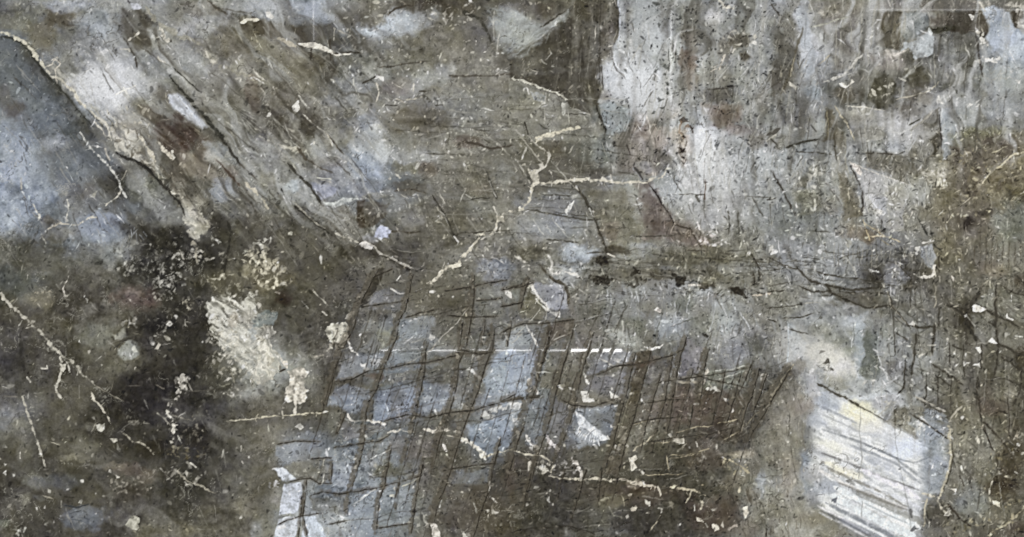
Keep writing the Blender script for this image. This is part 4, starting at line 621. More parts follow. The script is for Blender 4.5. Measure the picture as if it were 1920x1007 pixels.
b(600,860,180,70,(112,118,132),.75); b(420,600,170,50,(96,98,100),.55); b(20,170,60,70,(106,109,113),.65); b(560,920,120,40,(98,102,112),.6); l("470 712 540 720",9); l("470 780 560 792 645 768",9,(60,62,64)); l("500 840 590 815",8,(66,68,70)); l("450 740 450 790",8,PALE,.5); l("560 860 650 880",8,(80,84,92),.7); l("520 880 600 890",7,(80,84,92),.7)
c("905 922 950 852 982 832 1012 890 1012 942 960 958",(162,160,142),.85,1.4,'calcite_patch'); b(960,900,40,60,(176,174,158),.5)
b(1750,620,140,160,(120,118,103),.65); b(1790,780,90,110,(132,128,108),.65); v("1645 167 1740 155 1870 145",12,(190,184,160)); b(1600,520,90,90,(98,95,82),.5); b(1250,960,280,60,(104,100,80),.65); crumbs(1250,960,200,40,(140,134,104),24,9); b(1550,850,110,110,(84,80,64),.6); l("1625 370 1610 430",10,PALE,.6); l("1745 345 1745 385",12,CREAM,.8); ch(1645,400,11); ch(1815,425,12); b(1860,950,40,50,(140,144,150),.6); b(1560,150,40,130,(92,90,82),.5)
T(1,3)
b(60,60,160,110,(96,92,80),.5); b(90,280,80,120,(116,112,96),.5,60); b(60,700,140,170,(96,92,74),.6); b(330,520,80,100,(128,126,116),.6)
cr("525 -20 800 -20 800 90 705 112 620 62",(145,152,170),.75); cr("870 40 1175 -20 1152 120 1000 152 860 152",(150,158,180),.85); cr("1200 -20 1425 -20 1402 100 1180 112",(150,156,168),.8); cr("1440 -20 1580 -20 1540 80 1420 90",(128,132,132),.6); cr("1610 -20 1870 -20 1870 20 1700 80 1570 110",(130,132,132),.65); cr("510 90 650 100 640 160 590 280 530 240",(118,118,106),.6)
cr("560 372 772 360 722 580 692 662 570 642 545 602",(146,151,160),.85); cr("790 342 982 300 972 450 862 592 740 592",(138,142,148),.75); cr("150 352 290 312 470 312 560 382 552 432 400 442 180 492",(136,141,151),.8); cr("290 240 390 230 462 300 290 302",(130,136,148),.65); cr("1530 200 1700 150 1870 90 1870 362 1690 412 1560 312",(140,150,172),.88); cr("680 702 892 652 912 702 882 900 872 1020 690 1020 660 832",(136,143,158),.83); cr("1040 642 1172 622 1142 900 1020 912",(130,136,146),.75); cr("1450 522 1722 512 1702 602 1560 642 1422 602",(126,131,135),.75); cr("610 170 900 182 922 222 790 292 620 302",(118,115,110),.65); cr("1110 282 1335 290 1292 422 1100 442",(118,112,104),.65); cr("900 862 1012 862 1002 1020 880 1020",(128,134,142),.75); cr("540 942 682 922 682 1020 530 1020",(125,130,138),.65); cr("390 722 640 702 652 842 400 822",(108,106,92),.65); cr("1160 500 1290 440 1260 660 1180 680",(112,108,98),.5); cr("960 250 1100 260 1090 430 980 380",(112,106,98),.5); cr("1180 720 1290 690 1240 900 1150 900",(112,112,104),.55); cr("1400 660 1560 660 1620 860 1340 880",(114,112,104),.55); cr("180 500 400 450 545 440 540 600 430 620 380 590",(112,110,98),.55); cr("1160 130 1390 130 1370 200 1150 220",(116,116,106),.6); cr("930 180 1130 160 1120 220 960 230",(110,110,100),.5)
c("128 512 190 498 292 590 192 602",(200,205,220),.93,.6,'feldspar_crystal',6); c("200 615 332 610 328 740 302 830 170 852 180 720",(194,199,217),.96,.6,'feldspar_crystal',5); c("160 882 342 842 302 960 272 1020 128 1020",(190,195,208),.93,.6,'feldspar_crystal',6); c("360 852 432 850 482 950 520 1020 330 1020",(196,204,223),.94,.6,'feldspar_crystal',7); b(240,700,50,60,(210,214,228),.4); crumbs(140,640,40,40,(200,200,206),8,14); b(150,720,40,60,(160,158,158),.5)
b(960,520,140,60,(94,90,65),.65); b(1660,820,270,170,(90,82,64),.65); b(1840,560,40,140,(88,70,52),.6); b(1780,940,110,80,(80,72,54),.5); b(1480,900,90,80,(98,92,78),.5); b(40,930,80,60,(126,126,116),.5); b(480,560,60,50,(100,96,78),.5)
l("1440 522 1560 500 1640 490 1745 512",9,(150,152,140),.7); l("1430 515 1560 492",7,(66,64,54),.7)
v("-10 142 130 130 270 120 400 106 525 94",11,(186,178,150)); l("188 88 195 145",15,(200,194,174)); v("292 -10 286 60 280 115",36,(206,200,184),w1=14); c("238 -10 372 -10 330 22 300 40 275 30",(206,200,184),.95,1,'calcite_patch'); ch(490,98,20)
v("668 108 682 156 740 162 800 160 890 170 945 195",20,(208,204,194)); v("958 246 1040 230 1070 236 1145 240",18,(200,196,182)); ch(1045,232,18,CREAM); v("1205 222 1280 242 1380 230 1495 242",22,(208,202,186)); c("1318 205 1372 208 1362 242 1340 235",CREAM,part='vein'); v("1490 278 1540 320 1600 360 1640 412 1662 432",22,(212,208,194),w1=34); c("1600 350 1680 412 1655 438 1630 400",(212,208,194),part='vein'); v("1658 428 1740 396 1870 370",13,(200,194,170)); l("1390 270 1495 286",9,(176,170,150)); v("820 322 900 292 960 262",8,(160,156,140),.7)
v("1640 122 1700 90 1790 70 1870 38",36,(192,192,188),.85); b(1680,115,50,20,(176,174,160),.6); v("1850 110 1870 105",14,WHITE)
l("826 442 985 370",13,(206,208,206),.85); l("758 726 885 652",13,(200,202,200),.85); l("1055 642 1190 578",11,(186,184,166),.85); l("688 782 785 720",9,(180,182,182),.8); l("800 530 860 570",9,(184,186,186),.7)
c("288 205 322 185 345 215 315 236",(206,204,196)); l("508 362 522 418",20,(206,208,212)); l("500 440 490 490",10,PALE); v("1365 335 1382 385",17,(206,202,196)); ch(1440,442,15); ch(1410,490,18,(176,172,160),.8,1.7); l("1380 400 1410 440",9,PALE); c("1520 40 1538 55 1548 82 1525 80",WHITE); v("1705 598 1688 680",20,(212,208,196)); c("1685 715 1722 725 1748 768 1715 745",(216,212,200)); ch(1690,620,14); l("936 35 962 115",14,(212,220,238)); l("1296 75 1315 132",20,(206,208,208),w1=14); ch(800,275,14); c("965 702 1002 698 998 716 968 716",(190,188,172)); ch(860,492,16,PALE); ch(1245,515,14,CREAM); ch(1260,545,14,CREAM); ch(570,630,26,(206,210,212)); l("868 834 900 798",15,WHITE); crumbs(1700,830,40,20,CREAM,7,16); c("1268 900 1312 915 1355 1015 1280 1015 1285 960",(214,208,196)); ch(1240,922,32,(190,186,172)); crumbs(1200,880,60,50,PALE,12,12); v("1480 948 1500 980 1535 1015",30,(196,194,182)); crumbs(1510,980,60,30,CREAM,10,14); l("1330 795 1352 738",12,(206,206,200)); l("1575 755 1605 835",12,PALE,.8); l("350 760 360 700",11,PALE,.7); l("100 430 95 470",20,(150,148,134),.6); ch(1190,310,20,PALE,.8,1.6); crumbs(1300,600,300,150,CREAM,16,8); crumbs(800,460,200,100,(206,210,216),20,7); ch(1140,642,14); ch(930,190,14); ch(1005,660,16,CREAM); l("1215 700 1212 730",12,PALE); ch(1305,690,14,CREAM)
T(2,3)
cr("440 70 762 50 742 200 692 332 400 372 382 332 432 150",(134,141,157),.82); cr("150 -20 305 -20 252 180 202 352 110 332 120 180",(116,121,129),.78); cr("305 10 432 62 402 160 342 332 250 242",(118,118,118),.75); cr("-20 -20 92 -20 62 150 -20 232",(148,153,162),.75); c("-15 35 70 38 62 92 -15 85",(206,206,204),part='flake'); c("0 150 60 140 40 215 20 200",(200,200,196),part='flake'); ch(50,120,24,(90,92,96))
cr("470 -20 810 -20 790 40 460 62",(112,108,98),.6); cr("940 -20 1050 -20 1040 150 890 180",(118,116,118),.65); cr("870 200 1040 200 980 300 940 450 830 450",(116,114,104),.6); cr("400 400 690 340 660 540 520 560 500 480",(112,111,100),.6); cr("720 420 800 440 770 550 680 550",(102,92,76),.6); cr("0 420 180 430 120 640 -20 640",(92,84,70),.5); cr("1180 -20 1500 -20 1460 150 1150 170",(92,72,58),.6); cr("1520 -20 1720 -20 1660 150 1470 180",(98,94,78),.55)
c("468 100 520 140 600 200 702 298 655 310 562 232 490 212 460 150",(206,209,216),.95,.8,'feldspar_crystal',5); b(540,270,90,70,(186,191,201),.6); l("690 270 712 300",14,WHITE)
for k in range(11): l("%d %d %d %d"%(490+k*14,205+k*9,455+k*18+rng.normal(0,8),255+k*9),10,(206,209,216),.75)
crumbs(520,240,60,50,WHITE,16,10); crumbs(600,320,30,40,WHITE,6,11); ch(425,250,14); ch(720,205,12)
v("-10 380 60 396 130 406 215 420 292 470 282 562",14,(200,192,168)); v("268 566 340 582 430 582 512 592 600 580 702 596 782 590",17,(198,190,166)); v("780 584 850 600 912 612 960 636 1062 646",30,(196,184,162),w1=16); v("1062 640 1080 705",18,(196,186,164)); v("1150 642 1212 656 1310 666 1405 702",14,(186,172,140),gap=.3); crumbs(230,500,70,40,(208,202,184),20,13); crumbs(390,490,100,80,(206,202,198),40,13); v("420 430 482 492 512 585",26,(202,196,186)); v("100 272 150 332 202 362",26,(210,206,198)); v("250 255 285 320 330 380",28,(206,200,200)); c("245 240 265 260 300 340 260 310",(206,198,196)); v("132 458 110 532",24,(202,196,180)); v("52 235 42 285",24,WHITE); ch(135,365,20,WHITE,.9,1.6); l("200 410 205 330",10,CREAM); v("180 500 260 520",20,CREAM); ch(370,550,26,WHITE,.9,1.8); ch(430,70,16); ch(225,490,18); crumbs(300,355,60,30,(206,200,198),12,13); l("440 45 465 75",16,PALE); v("360 320 385 350",16,PALE)
v("780 188 842 226",24,(206,200,180)); v("738 345 782 372",26,(206,202,190)); crumbs(800,285,34,60,(196,188,164),18,15); b(810,250,44,110,(140,134,112),.5); crumbs(740,400,40,15,WHITE,6,13); b(840,80,40,80,(128,122,98),.5); ch(835,345,18,CREAM)
v("880 382 950 332 1035 268",12,(186,176,146)); c("842 432 900 412 912 448 882 468 918 512 870 526 855 482",(212,206,188)); v("930 518 962 556",20,(206,200,182)); v("1130 262 1165 285",18,CREAM); c("1170 285 1242 282 1248 328 1178 322",(212,206,188)); ch(1235,367,24,(196,190,170),.9,1.6); l("1190 247 1255 235",11,(190,174,140)); l("1065 154 1000 162",14,(212,206,188)); c("925 150 955 162 950 178 930 170",WHITE); l("935 10 965 45",14,WHITE); c("498 -10 590 5 602 25 560 32",WHITE); ch(750,55,14); c("720 -10 780 -10 750 12",WHITE); ch(1345,45,16); ch(1295,117,17); ch(1290,140,10); ch(1295,350,12); ch(1555,12,18); l("1335 315 1345 355",13,CREAM); ch(1600,95,11); ch(1390,415,15,CREAM,.9,1.8); l("1490 330 1485 360",16,CREAM,.8); ch(1785,55,14,CREAM)
for s,wd in (("1250 235 1350 205 1465 200",9),("1490 185 1645 150",11),("1540 302 1645 240",11),("1350 390 1435 360",11),("1120 410 1142 525",11),("1150 412 1335 400",7),("970 556 1255 550",7),("1140 440 1400 390",6),("1010 325 1160 315",6),("1000 160 880 190",9)): l(s,wd,(178,162,126),.8)
l("1720 30 1690 90 1665 245",13,(142,132,110),.8); l("1800 90 1700 190",9,(150,140,112),.7)
b(1350,100,320,120,(90,69,55),.7); b(1550,230,140,90,(84,70,50),.6); b(1400,400,160,110,(86,72,53),.65); b(870,700,280,80,(84,66,52),.6); b(1460,830,170,130,(82,62,44),.75); b(1750,700,64,60,(80,68,52),.65); b(720,740,110,60,(120,116,92),.65); b(600,640,160,50,(82,76,62),.5); b(1150,850,150,80,(78,75,65),.5); b(300,850,350,110,(82,80,70),.5); b(950,650,110,30,(70,50,40),.6); b(880,625,50,26,(160,146,128),.6)
l("640 745 690 722 760 710",18,(150,146,120),.8); l("700 780 740 852 805 862",11,(138,136,120),.8); b(640,850,150,60,(98,97,88),.5); b(700,970,200,40,(104,104,98),.6); b(430,985,60,30,(140,140,134),.6); b(100,700,70,60,(96,92,82),.4)
for s in ("-10 972 150 942 400 930 560 965","730 942 870 890","980 985 1032 920 1092 840","540 960 600 990","1840 940 1850 1010","1230 800 1330 820"): l(s,10,(56,52,42),.85)
v("1000 965 1030 925 1085 850",9,(168,158,132),.8); c("828 695 872 692 860 715 835 712",(196,186,164)); c("965 735 990 755 1008 748 995 782 975 765",CREAM); c("855 795 905 792 898 822 865 818",(186,176,156)); v("1062 800 1090 808 1085 830",15,CREAM); ch(1160,775,22,(150,144,122),.85,1.7); v("1308 668 1290 715 1262 760",10,(176,166,138)); v("1360 735 1382 760 1375 808",24,(196,186,160)); c("1338 862 1370 868 1388 890 1345 890",(200,192,172)); ch(1480,800,18,CREAM,.9,1.7); c("1450 915 1485 910 1505 950 1460 960",(206,200,182)); ch(1530,910,18,(206,200,182)); c("1675 788 1718 778 1724 832 1692 872 1668 832",(214,206,186)); l("1655 645 1648 685",18,(206,196,164)); v("1575 948 1640 918",26,(186,170,154)); l("1400 900 1420 930",12,PALE); ch(840,845,16,CREAM); ch(260,735,12); ch(290,760,14,CREAM); ch(115,772,13,CREAM); ch(1220,915,11); ch(1345,605,14,CREAM); ch(1385,630,11,(190,170,130)); l("1325 770 1328 820",9,CREAM); ch(1440,985,18,(40,36,28)); ch(175,640,18,PALE,.8)
p("1870 170 1780 262 1680 372 1600 422 1560 520 1700 602 1762 800 1802 1020 1870 1020", (128,126,113), .75, 30, 1.2); b(1825,610,60,100,(152,158,167),.75); b(1650,400,100,30,(162,152,126),.65); v("1540 432 1640 482 1725 542",14,(186,172,134),.8); crumbs(1620,480,100,60,(170,158,120),22,9); b(1640,930,140,60,(108,98,82),.5); b(1600,620,90,80,(104,96,74),.5); b(1780,850,60,90,(122,118,102),.5); b(1840,220,40,50,(146,146,136),.6); b(1730,950,60,60,(120,114,102),.5)
T(3,3)
p("-20 -20 370 -20 290 180 240 400 260 700 360 830 720 1020 -20 1020", (132,129,114), .75, 30, 1.2); b(100,150,110,90,(148,144,130),.5); b(240,60,110,60,(142,132,114),.5); b(200,960,190,60,(152,152,144),.65); b(40,600,70,130,(140,142,134),.5); b(40,470,50,30,(90,86,74),.6); b(150,560,60,160,(146,138,116),.5); b(300,870,100,60,(120,114,96),.5); b(20,950,30,60,(86,82,70),.6)
p("390 60 450 -20 560 -20 690 62 845 142 1000 240 1135 330 1295 410 1285 560 1245 682 1120 692 1098 760 1110 900 1082 1020 840 1020 380 800 340 700 300 500 340 330 320 190", (202,204,205), .97, 50, .8, 'banded_crystal', 26, .16)
BAND = len(PARTS) - 1
SM[ID == BAND] = .9
BANDMASK = (ID == BAND).copy()
p("1110 180 1240 230 1310 320 1325 420 1272 622 1222 692 1130 682 1100 420", (140,146,158), .85, 40, .8); b(1170,390,50,80,(112,118,126),.6); b(1220,480,70,60,(150,156,176),.6); b(450,50,110,50,(158,164,178),.7,25); b(350,160,70,60,(170,175,188),.6); b(640,90,120,74,(212,208,168),.85); b(720,180,150,60,(218,214,188),.75,25); b(520,180,120,40,(208,210,208),.6,25); b(480,360,140,46,(220,220,210),.7,25); b(1010,370,120,80,(206,212,228),.85); b(560,530,160,36,(220,216,192),.7,27); b(800,250,160,60,(200,203,210),.5,25); b(420,640,100,60,(150,156,176),.6); b(330,560,80,60,(150,150,152),.6); b(320,760,70,80,(146,146,144),.6)
def lam(s, wd, col, a=.85, w1=None):
    P = PTS(s); w0 = wd / S; w1_ = w0 if w1 is None else w1 / S
    QUEUE.append((_draw_line, (P, w0, w1_, col, min(1, a * 1.2), .3, .3, 'lamella' if wd >= 14 else None, 0, 2.2, 0)))
for s,wd,col,a,w1 in (
 ("390 60 520 120 640 180",22,(136,140,150),.6,8),("380 110 560 190 660 240",12,(150,152,156),.5,8),
 ("400 250 560 330 760 430 1100 580",26,(206,208,210),.6,18),("390 225 600 290 900 415 1130 590",13,(112,116,122),.75,18),
 ("600 345 760 400 940 480 1110 620",22,(124,128,138),.75,16),("700 330 920 430 1060 470 1170 430",10,(96,100,110),.8,8),("720 430 900 510 1000 600",60,(160,164,178),.5,40),
 ("360 345 560 440 660 490",40,(214,214,212),.5,30),("390 395 560 460 680 510 880 590 1095 665",15,(86,84,82),.85,12),("680 520 860 600 1000 660 1110 740",44,(214,212,222),.75,36),
 ("410 460 560 540 660 590",30,(226,222,198),.7,20),("420 500 640 600 820 680 1010 790",24,(118,115,104),.85,14),("900 700 1000 740 1110 800",30,(196,198,208),.6,20),
 ("365 520 500 590 660 670 860 760 1010 830",28,(212,210,206),.75,18),("500 610 700 690 850 750 1020 810",18,(96,92,84),.7,24),("700 670 860 740 1010 800",14,(206,204,200),.6,10),
 ("640 680 820 760 1000 850 1110 900",60,(120,120,112),.7,64),("480 640 620 720 800 800 1100 940",40,(214,220,226),.85,46),("440 700 620 790 820 890 1060 1000",54,(206,212,218),.8,60),("700 760 860 840 1010 905",10,(118,120,124),.7,8),
 ("420 760 560 830 800 950 930 1020",22,(108,112,122),.85,34),("360 780 500 850 700 960 780 1010",12,(206,204,206),.8,12),("380 815 540 890 720 990",12,(92,92,94),.8,16),("370 830 560 920 720 1010",13,(186,186,188),.75,12),("520 880 700 960 830 1020",26,(120,124,140),.7,40),("560 860 760 960 860 1010",12,(212,216,222),.7,14)): lam(s, wd, col, a if sum(col) > 420 else a * .66, w1)
for s,wd in (("672 60 665 250 682 420 655 592",11),("682 740 680 862",12),("920 90 926 320 952 450 990 640 1022 800 1042 960",10),("1135 230 1142 335",8),("1172 450 1165 690",9),("440 640 445 780",7)): l(s,wd,(128,128,124),.5)
ch(935,425,16,(60,62,70)); ch(955,520,14,(70,72,80)); l("1030 800 1045 870",24,(86,86,84),.7); ch(1060,950,26,(56,56,60),.85,1.6); ch(410,705,18,(64,66,74),.9,1.8); ch(485,742,20,(58,60,70),.9,1.6); l("340 700 400 700",7,(90,90,92),.7); ch(1215,560,14,(220,226,236)); l("1190 560 1225 556",9,(214,220,232),.8)
p("845 170 905 195 1010 250 1090 290 1075 200 1000 170 920 150", (140,136,120), .7, 12); l("520 -15 660 60 780 122 870 172",11,(84,80,64),.7); l("870 180 1000 250",8,(140,136,124),.7); l("800 130 830 100 870 60",12,PALE,.7); l("920 80 925 200",14,(84,80,64),.8)
b(850,20,120,50,(152,152,150),.75); b(960,120,90,50,(92,86,64),.65); crumbs(1105,190,40,60,WHITE,16,15); crumbs(980,140,50,30,(180,174,150),12,12); l("1100 190 1105 265",17,(212,212,204)); l("985 110 985 170",13,PALE); crumbs(870,50,60,40,PALE,12,11); b(1090,80,60,36,(132,128,112),.6)
p("1150 60 1300 122 1312 182 1245 152 1150 152", (144,149,157), .8, 10); b(1220,220,80,50,(146,152,164),.6); ch(1245,130,13,(222,226,232)); l("1250 130 1310 170",10,(90,88,80),.7)
v("1095 -10 1180 42 1252 82 1292 92",14,(172,168,156)); l("1080 0 1180 60 1260 105",10,(76,72,60),.7); v("1310 175 1320 330 1332 420 1310 530 1270 650 1240 722",19,(178,170,142)); v("1240 722 1180 702 1118 690",19,(186,180,160)); v("1152 730 1140 832 1130 945",15,(176,168,142)); v("1212 730 1262 792 1300 830",15,(172,166,146)); ch(1310,830,30,(206,202,188)); ch(1312,832,11,(130,126,112)); l("1312 170 1362 100 1412 55",13,(166,160,140),.85); l("1040 112 1150 182 1240 250 1305 295",13,(66,62,50),.8); l("1330 300 1345 420 1320 540 1270 690",12,(66,62,48),.7); l("1320 0 1325 130",12,(84,80,66),.7)
p("1340 -20 1870 -20 1870 1020 1150 1020 1165 745 1235 725 1325 480 1335 300", (108,104,88), .5, 20); b(1500,400,170,200,(132,130,118),.75); b(1420,120,90,90,(112,108,90),.5); b(1470,780,120,150,(130,134,133),.75); b(1580,300,90,90,(126,124,110),.6); b(1600,520,60,70,(120,118,106),.5)
b(1620,60,120,60,(84,67,53),.75); b(1780,450,110,130,(74,66,48),.75); b(1700,640,100,90,(70,60,45),.75); ch(1650,600,26,(44,38,30),.85,1.5); ch(1635,650,18,(40,36,28)); b(1250,870,120,90,(82,78,63),.7); b(1800,240,80,80,(90,84,66),.65); b(1400,900,110,50,(84,80,64),.5); b(1800,950,80,60,(98,86,77),.65); b(1560,880,110,60,(100,96,80),.5); b(1720,30,60,60,(104,98,84),.4)
for s,wd in (("1545 160 1622 222 1692 292 1745 372",15),("1740 -10 1755 150 1750 260",11),("1670 90 1740 110",12),("1570 200 1600 300 1640 380",11),("1400 880 1480 930",14),("1530 0 1545 150",14),("1430 640 1390 560",9),("1680 400 1660 540",9),("1850 480 1780 620",9),("1300 760 1400 880",16)): l(s,wd,(64,58,46),.8)
l("1396 488 1418 545",20,(206,204,190)); c("1308 652 1372 660 1362 688 1335 672",(222,216,200)); c("1628 738 1682 758 1678 792 1640 772",(222,214,188)); ch(1815,262,20,(200,186,160)); ch(1825,337,16); l("1720 565 1775 572",18,(206,196,164)); l("1790 530 1822 552",11,CREAM); v("1630 598 1605 655 1605 700",14,(196,190,170)); ch(1562,208,16,(190,176,150)); v("1522 270 1530 330",17,(190,186,166)); ch(1760,755,20,(190,176,134)); ch(1680,545,15,CREAM); ch(1575,550,14,PALE); ch(1780,390,12); ch(1778,440,12,CREAM); l("1320 740 1345 770",12,CREAM); ch(1850,400,15,CREAM); ch(1410,140,12)
v("1870 772 1790 862 1740 902 1660 952 1575 1005",15,(168,158,126)); ch(1785,860,22,(170,158,124)); crumbs(1650,930,200,70,(150,138,98),30,9); crumbs(1720,600,140,300,(160,146,104),44,9); crumbs(1400,930,140,60,(146,136,100),20,9); crumbs(1450,700,100,100,PALE,12,8)
for k in range(30): l("%d %d %d %d"%((lambda a,d:(a,d,a+rng.normal(0,14),d+40+rng.random()*50))(20+rng.random()*240,60+rng.random()*880)),8,(104,98,82) if k%2 else (170,164,146),.55)

# the lattice of cleavage seams, slanting down to the left, and the gently sloping joints that cross it
for s_, bw in (("712 502 690 542 674 577 660 621 644 653 630 688 622 724 614 752 611 764", 11), ("775 515 768 550 760 580 747 607 744 632 728 670 717 697 706 732 693 752 687 772 684 825 674 870 660 914 652 965", 9),
  ("701 746 698 788", 8), ("800 640 798 664 796 697 790 729 782 770 774 808 762 849 758 868", 9), ("735 835 722 908 712 935 706 1000", 7), ("890 515 888 569 882 610 874 648 861 680 858 713 851 745 844 770 834 797 828 816 820 843 812 887", 10),
  ("796 857 790 887 782 925 777 965 771 1000", 6), ("929 612 923 656 909 689 899 729 892 745 882 770 871 800 861 830 850 865 839 903 820 952 814 980", 13), ("993 521 982 556 977 578", 8),
  ("1037 608 1029 642 1018 680 1006 725 993 762 983 795 969 838 953 892 939 938", 14), ("1079 602 1068 646 1055 690 1042 739 1034 777 1024 812 1012 843 999 892 983 950", 9), ("1113 625 1105 657 1094 687 1086 722 1078 765 1069 793 1056 826 1040 872", 9),
  ("1191 662 1183 700 1175 739 1164 777 1151 831 1132 888", 8), ("1221 658 1210 701 1199 750 1189 785 1172 835 1160 888", 13), ("1289 630 1278 663 1270 695 1267 722 1256 790 1245 828", 8), ("1264 663 1254 712 1248 750 1232 809 1222 850", 7),
  ("1331 650 1321 690 1316 733 1312 760", 10), ("1345 745 1335 800", 8), ("1424 690 1411 739 1400 766 1389 804 1382 835", 9), ("1486 686 1468 717 1451 744 1435 774 1402 828", 13), ("1410 680 1398 712 1384 740", 8),
  ("633 815 649 772", 6), ("624 862 621 905", 5), ("918 919 899 968 888 1007", 8), ("996 887 982 945", 7), ("750 897 743 955", 5), ("577 1007 568 965 575 920", 4), ("566 930 560 1007", 3), ("575 900 571 950", 6), ("868 600 862 650", 6), ("910 600 905 650", 5), ("1130 880 1122 940", 5), ("960 600 952 650", 4), ("1300 760 1290 815", 6), ("940 820 925 880 914 925", 6)):
    seam(s_, bw)
for s_, bw in (("831 546 885 538 912 531 950 526", 6), ("628 716 663 710 687 697 728 691 760 683 798 680 834 672 863 664 923 661", 7), ("679 575 728 569 755 564", 5), ("760 596 790 586 823 580", 6), ("841 592 863 594 934 594", 4),
  ("939 624 982 607 1037 605 1077 599", 6), ("893 564 939 560", 4), ("939 575 980 567", 4), ("722 789 760 778 804 784 847 773 885 770 939 754 993 746 1020 744", 8), ("625 839 682 831 712 827 733 813", 6), ("540 905 560 899 582 897 598 907 622 906", 5),
  ("582 930 603 922 638 927 657 923 690 918 712 914 750 903 790 892", 7), ("520 984 560 968 605 962", 4), ("615 984 655 975", 4), ("709 990 771 981", 4), ("1121 703 1153 687 1191 683 1224 676 1262 666 1281 655", 7), ("1050 747 1072 760 1110 763 1159 747", 6),
  ("1186 794 1229 785 1290 781", 5), ("521 833 560 827 600 828", 5), ("583 861 622 858", 4), ("860 655 900 665 925 660", 12), ("967 740 940 752", 12), ("700 520 735 505", 5), ("940 545 985 535 1000 530", 6), ("1300 700 1330 712 1400 728", 4), ("840 880 900 872 930 868", 4)):
    seam(s_, bw, 1.8, 0, .45)

# finer members of the lattice
for x_ in np.arange(592, 1440, 23.0):
    y0_ = rng.uniform(545, 760); L_ = rng.uniform(90, 260); x0_ = x_ + rng.normal(0, 5) - (y0_ - 750) * .29
    y1_ = min(y0_ + L_, 1004)
    if x0_ > 1230 and y0_ < 650: continue
    QUEUE.append((_draw_line, (jag(np.array([(x0_, y0_), (x0_ - (y1_ - y0_) * .29, y1_)]), .6), 2.6, 2.0, (60, 55, 45), rng.uniform(.3, .6), .4, .5, 'fissure', 0, .8, 0)))
for y_ in np.arange(540, 1000, 17.0):
    x0_ = rng.uniform(620, 1100); L_ = rng.uniform(60, 190); yy_ = y_ + rng.normal(0, 4)
    P_ = np.array([(x0_, yy_), (x0_ + L_ * .35, yy_ - L_ * .02), (x0_ + L_ * .7, yy_ - L_ * .12), (x0_ + L_, yy_ - L_ * .15)])
    QUEUE.append((_draw_line, (jag(P_, .6), 2.4, 1.8, (62, 58, 48), rng.uniform(.25, .5), .4, .5, 'fissure', 0, .8, 0)))

for s_, bw in (("1240 700 1228 740 1214 790 1200 850", 6), ("1300 690 1292 730 1280 775 1268 820", 7), ("1362 690 1354 730 1340 780", 7), ("1390 700 1378 745 1362 795", 7), ("1440 700 1428 735 1412 775", 6), ("1376 800 1362 830", 6), ("1100 880 1086 930 1072 975", 6), ("1060 880 1046 935", 5), ("1160 890 1148 940", 5)):
    seam(s_, bw, 1.5, -.35, .5)
for s_ in ("1225 720 1270 712 1330 704 1400 690", "1210 830 1260 822 1330 815 1380 800", "1190 760 1250 750 1310 748"):
    seam(s_, 4, 1.4, 0, .4)

# ------------------------------------------------------------------ mineral grain over the broad colours
def region(u0, v0, u1, v1, soft):
    return sstep((X - u0) / soft + .5) * sstep((u1 - X) / soft + .5) * sstep((Y - v0) / soft + .5) * sstep((v1 - Y) / soft + .5)
def streak(ang, along, across, s):
    c_, s_ = math.cos(math.radians(ang)), math.sin(math.radians(ang))
    xx = X + WX * 1.0; yy = Y + WY * 1.0
    q = xx * c_ + yy * s_; r_ = -xx * s_ + yy * c_
    return vn(q / along, r_ / across, s) * .65 + vn(q / along * 2.1 + 9, r_ / across * 2.1 + 4, s + 1) * .45
GM = np.clip(.72 + .55 * fbm(X, Y, 110, 40, 3), .3, 1.25)      # grainy in places, smooth in others
lum = fbm(X, Y, 60, 31, 4, .62) * 13 + (fbm(X, Y, 24, 36, 3, .75) * 13 + fbm(X, Y, 9, 41, 2, .7) * 9.5) * GM
lum += region(120, -400, 760, 520, 160) * (streak(47, 80, 7, 44) * 13 + streak(50, 160, 16, 14) * 9)
lum += region(700, 150, 1250, 560, 140) * streak(4, 80, 5, 46) * 9
lum += region(1000, -400, 2400, 330, 140) * (streak(91, 110, 7, 48) * 13 + streak(90, 200, 18, 16) * 7)
lum += region(1080, 480, 1500, 700, 100) * streak(80, 50, 5, 50) * 6
lum += region(1350, 250, 2400, 620, 140) * (streak(70, 30, 4, 52) * 8 + fbm(X, Y, 8, 58, 2) * 7)
lum += region(1650, 480, 2400, 1400, 140) * streak(88, 60, 5, 54) * 8
lum += region(1350, 700, 1540, 1400, 60) * streak(78, 30, 4, 56) * 9
lum += region(560, 500, 1430, 1400, 140) * streak(-12, 45, 4.5, 60) * 6
lum += region(-500, 430, 520, 1400, 140) * fbm(X, Y, 9, 62, 3, .8) * 6
scale = .55 + .45 * C.mean(2) / 115.0
C += (lum * np.clip(scale, .6, 1.15) * (1 - .55 * SM))[..., None]
warm = fbm(X, Y, 70, 11, 3) * 3.4 + fbm(X, Y, 15, 19, 2) * 2.0
C[..., 0] += warm * .55; C[..., 1] += warm * .45; C[..., 2] -= warm * 1.1
# pale filaments and dark hairlines in the groundmass
for s_, wl, col, a_, th in ((3, 34, (176, 174, 160), .42, .035), (22, 60, (170, 168, 156), .36, .022), (38, 44, (64, 61, 51), .5, .03), (49, 90, (62, 59, 49), .5, .018)):
    f = np.abs(fbm(X + WX * 2, Y + WY * 2, wl, s_, 4, .6))
    gate = sstep(fbm(X, Y, 55, s_ + 3, 3) * 1.4 - .05)
    m = a_ * sstep(1 - f / th * .5) * gate
    C += (np.array(col, np.float32) - C) * m[..., None]

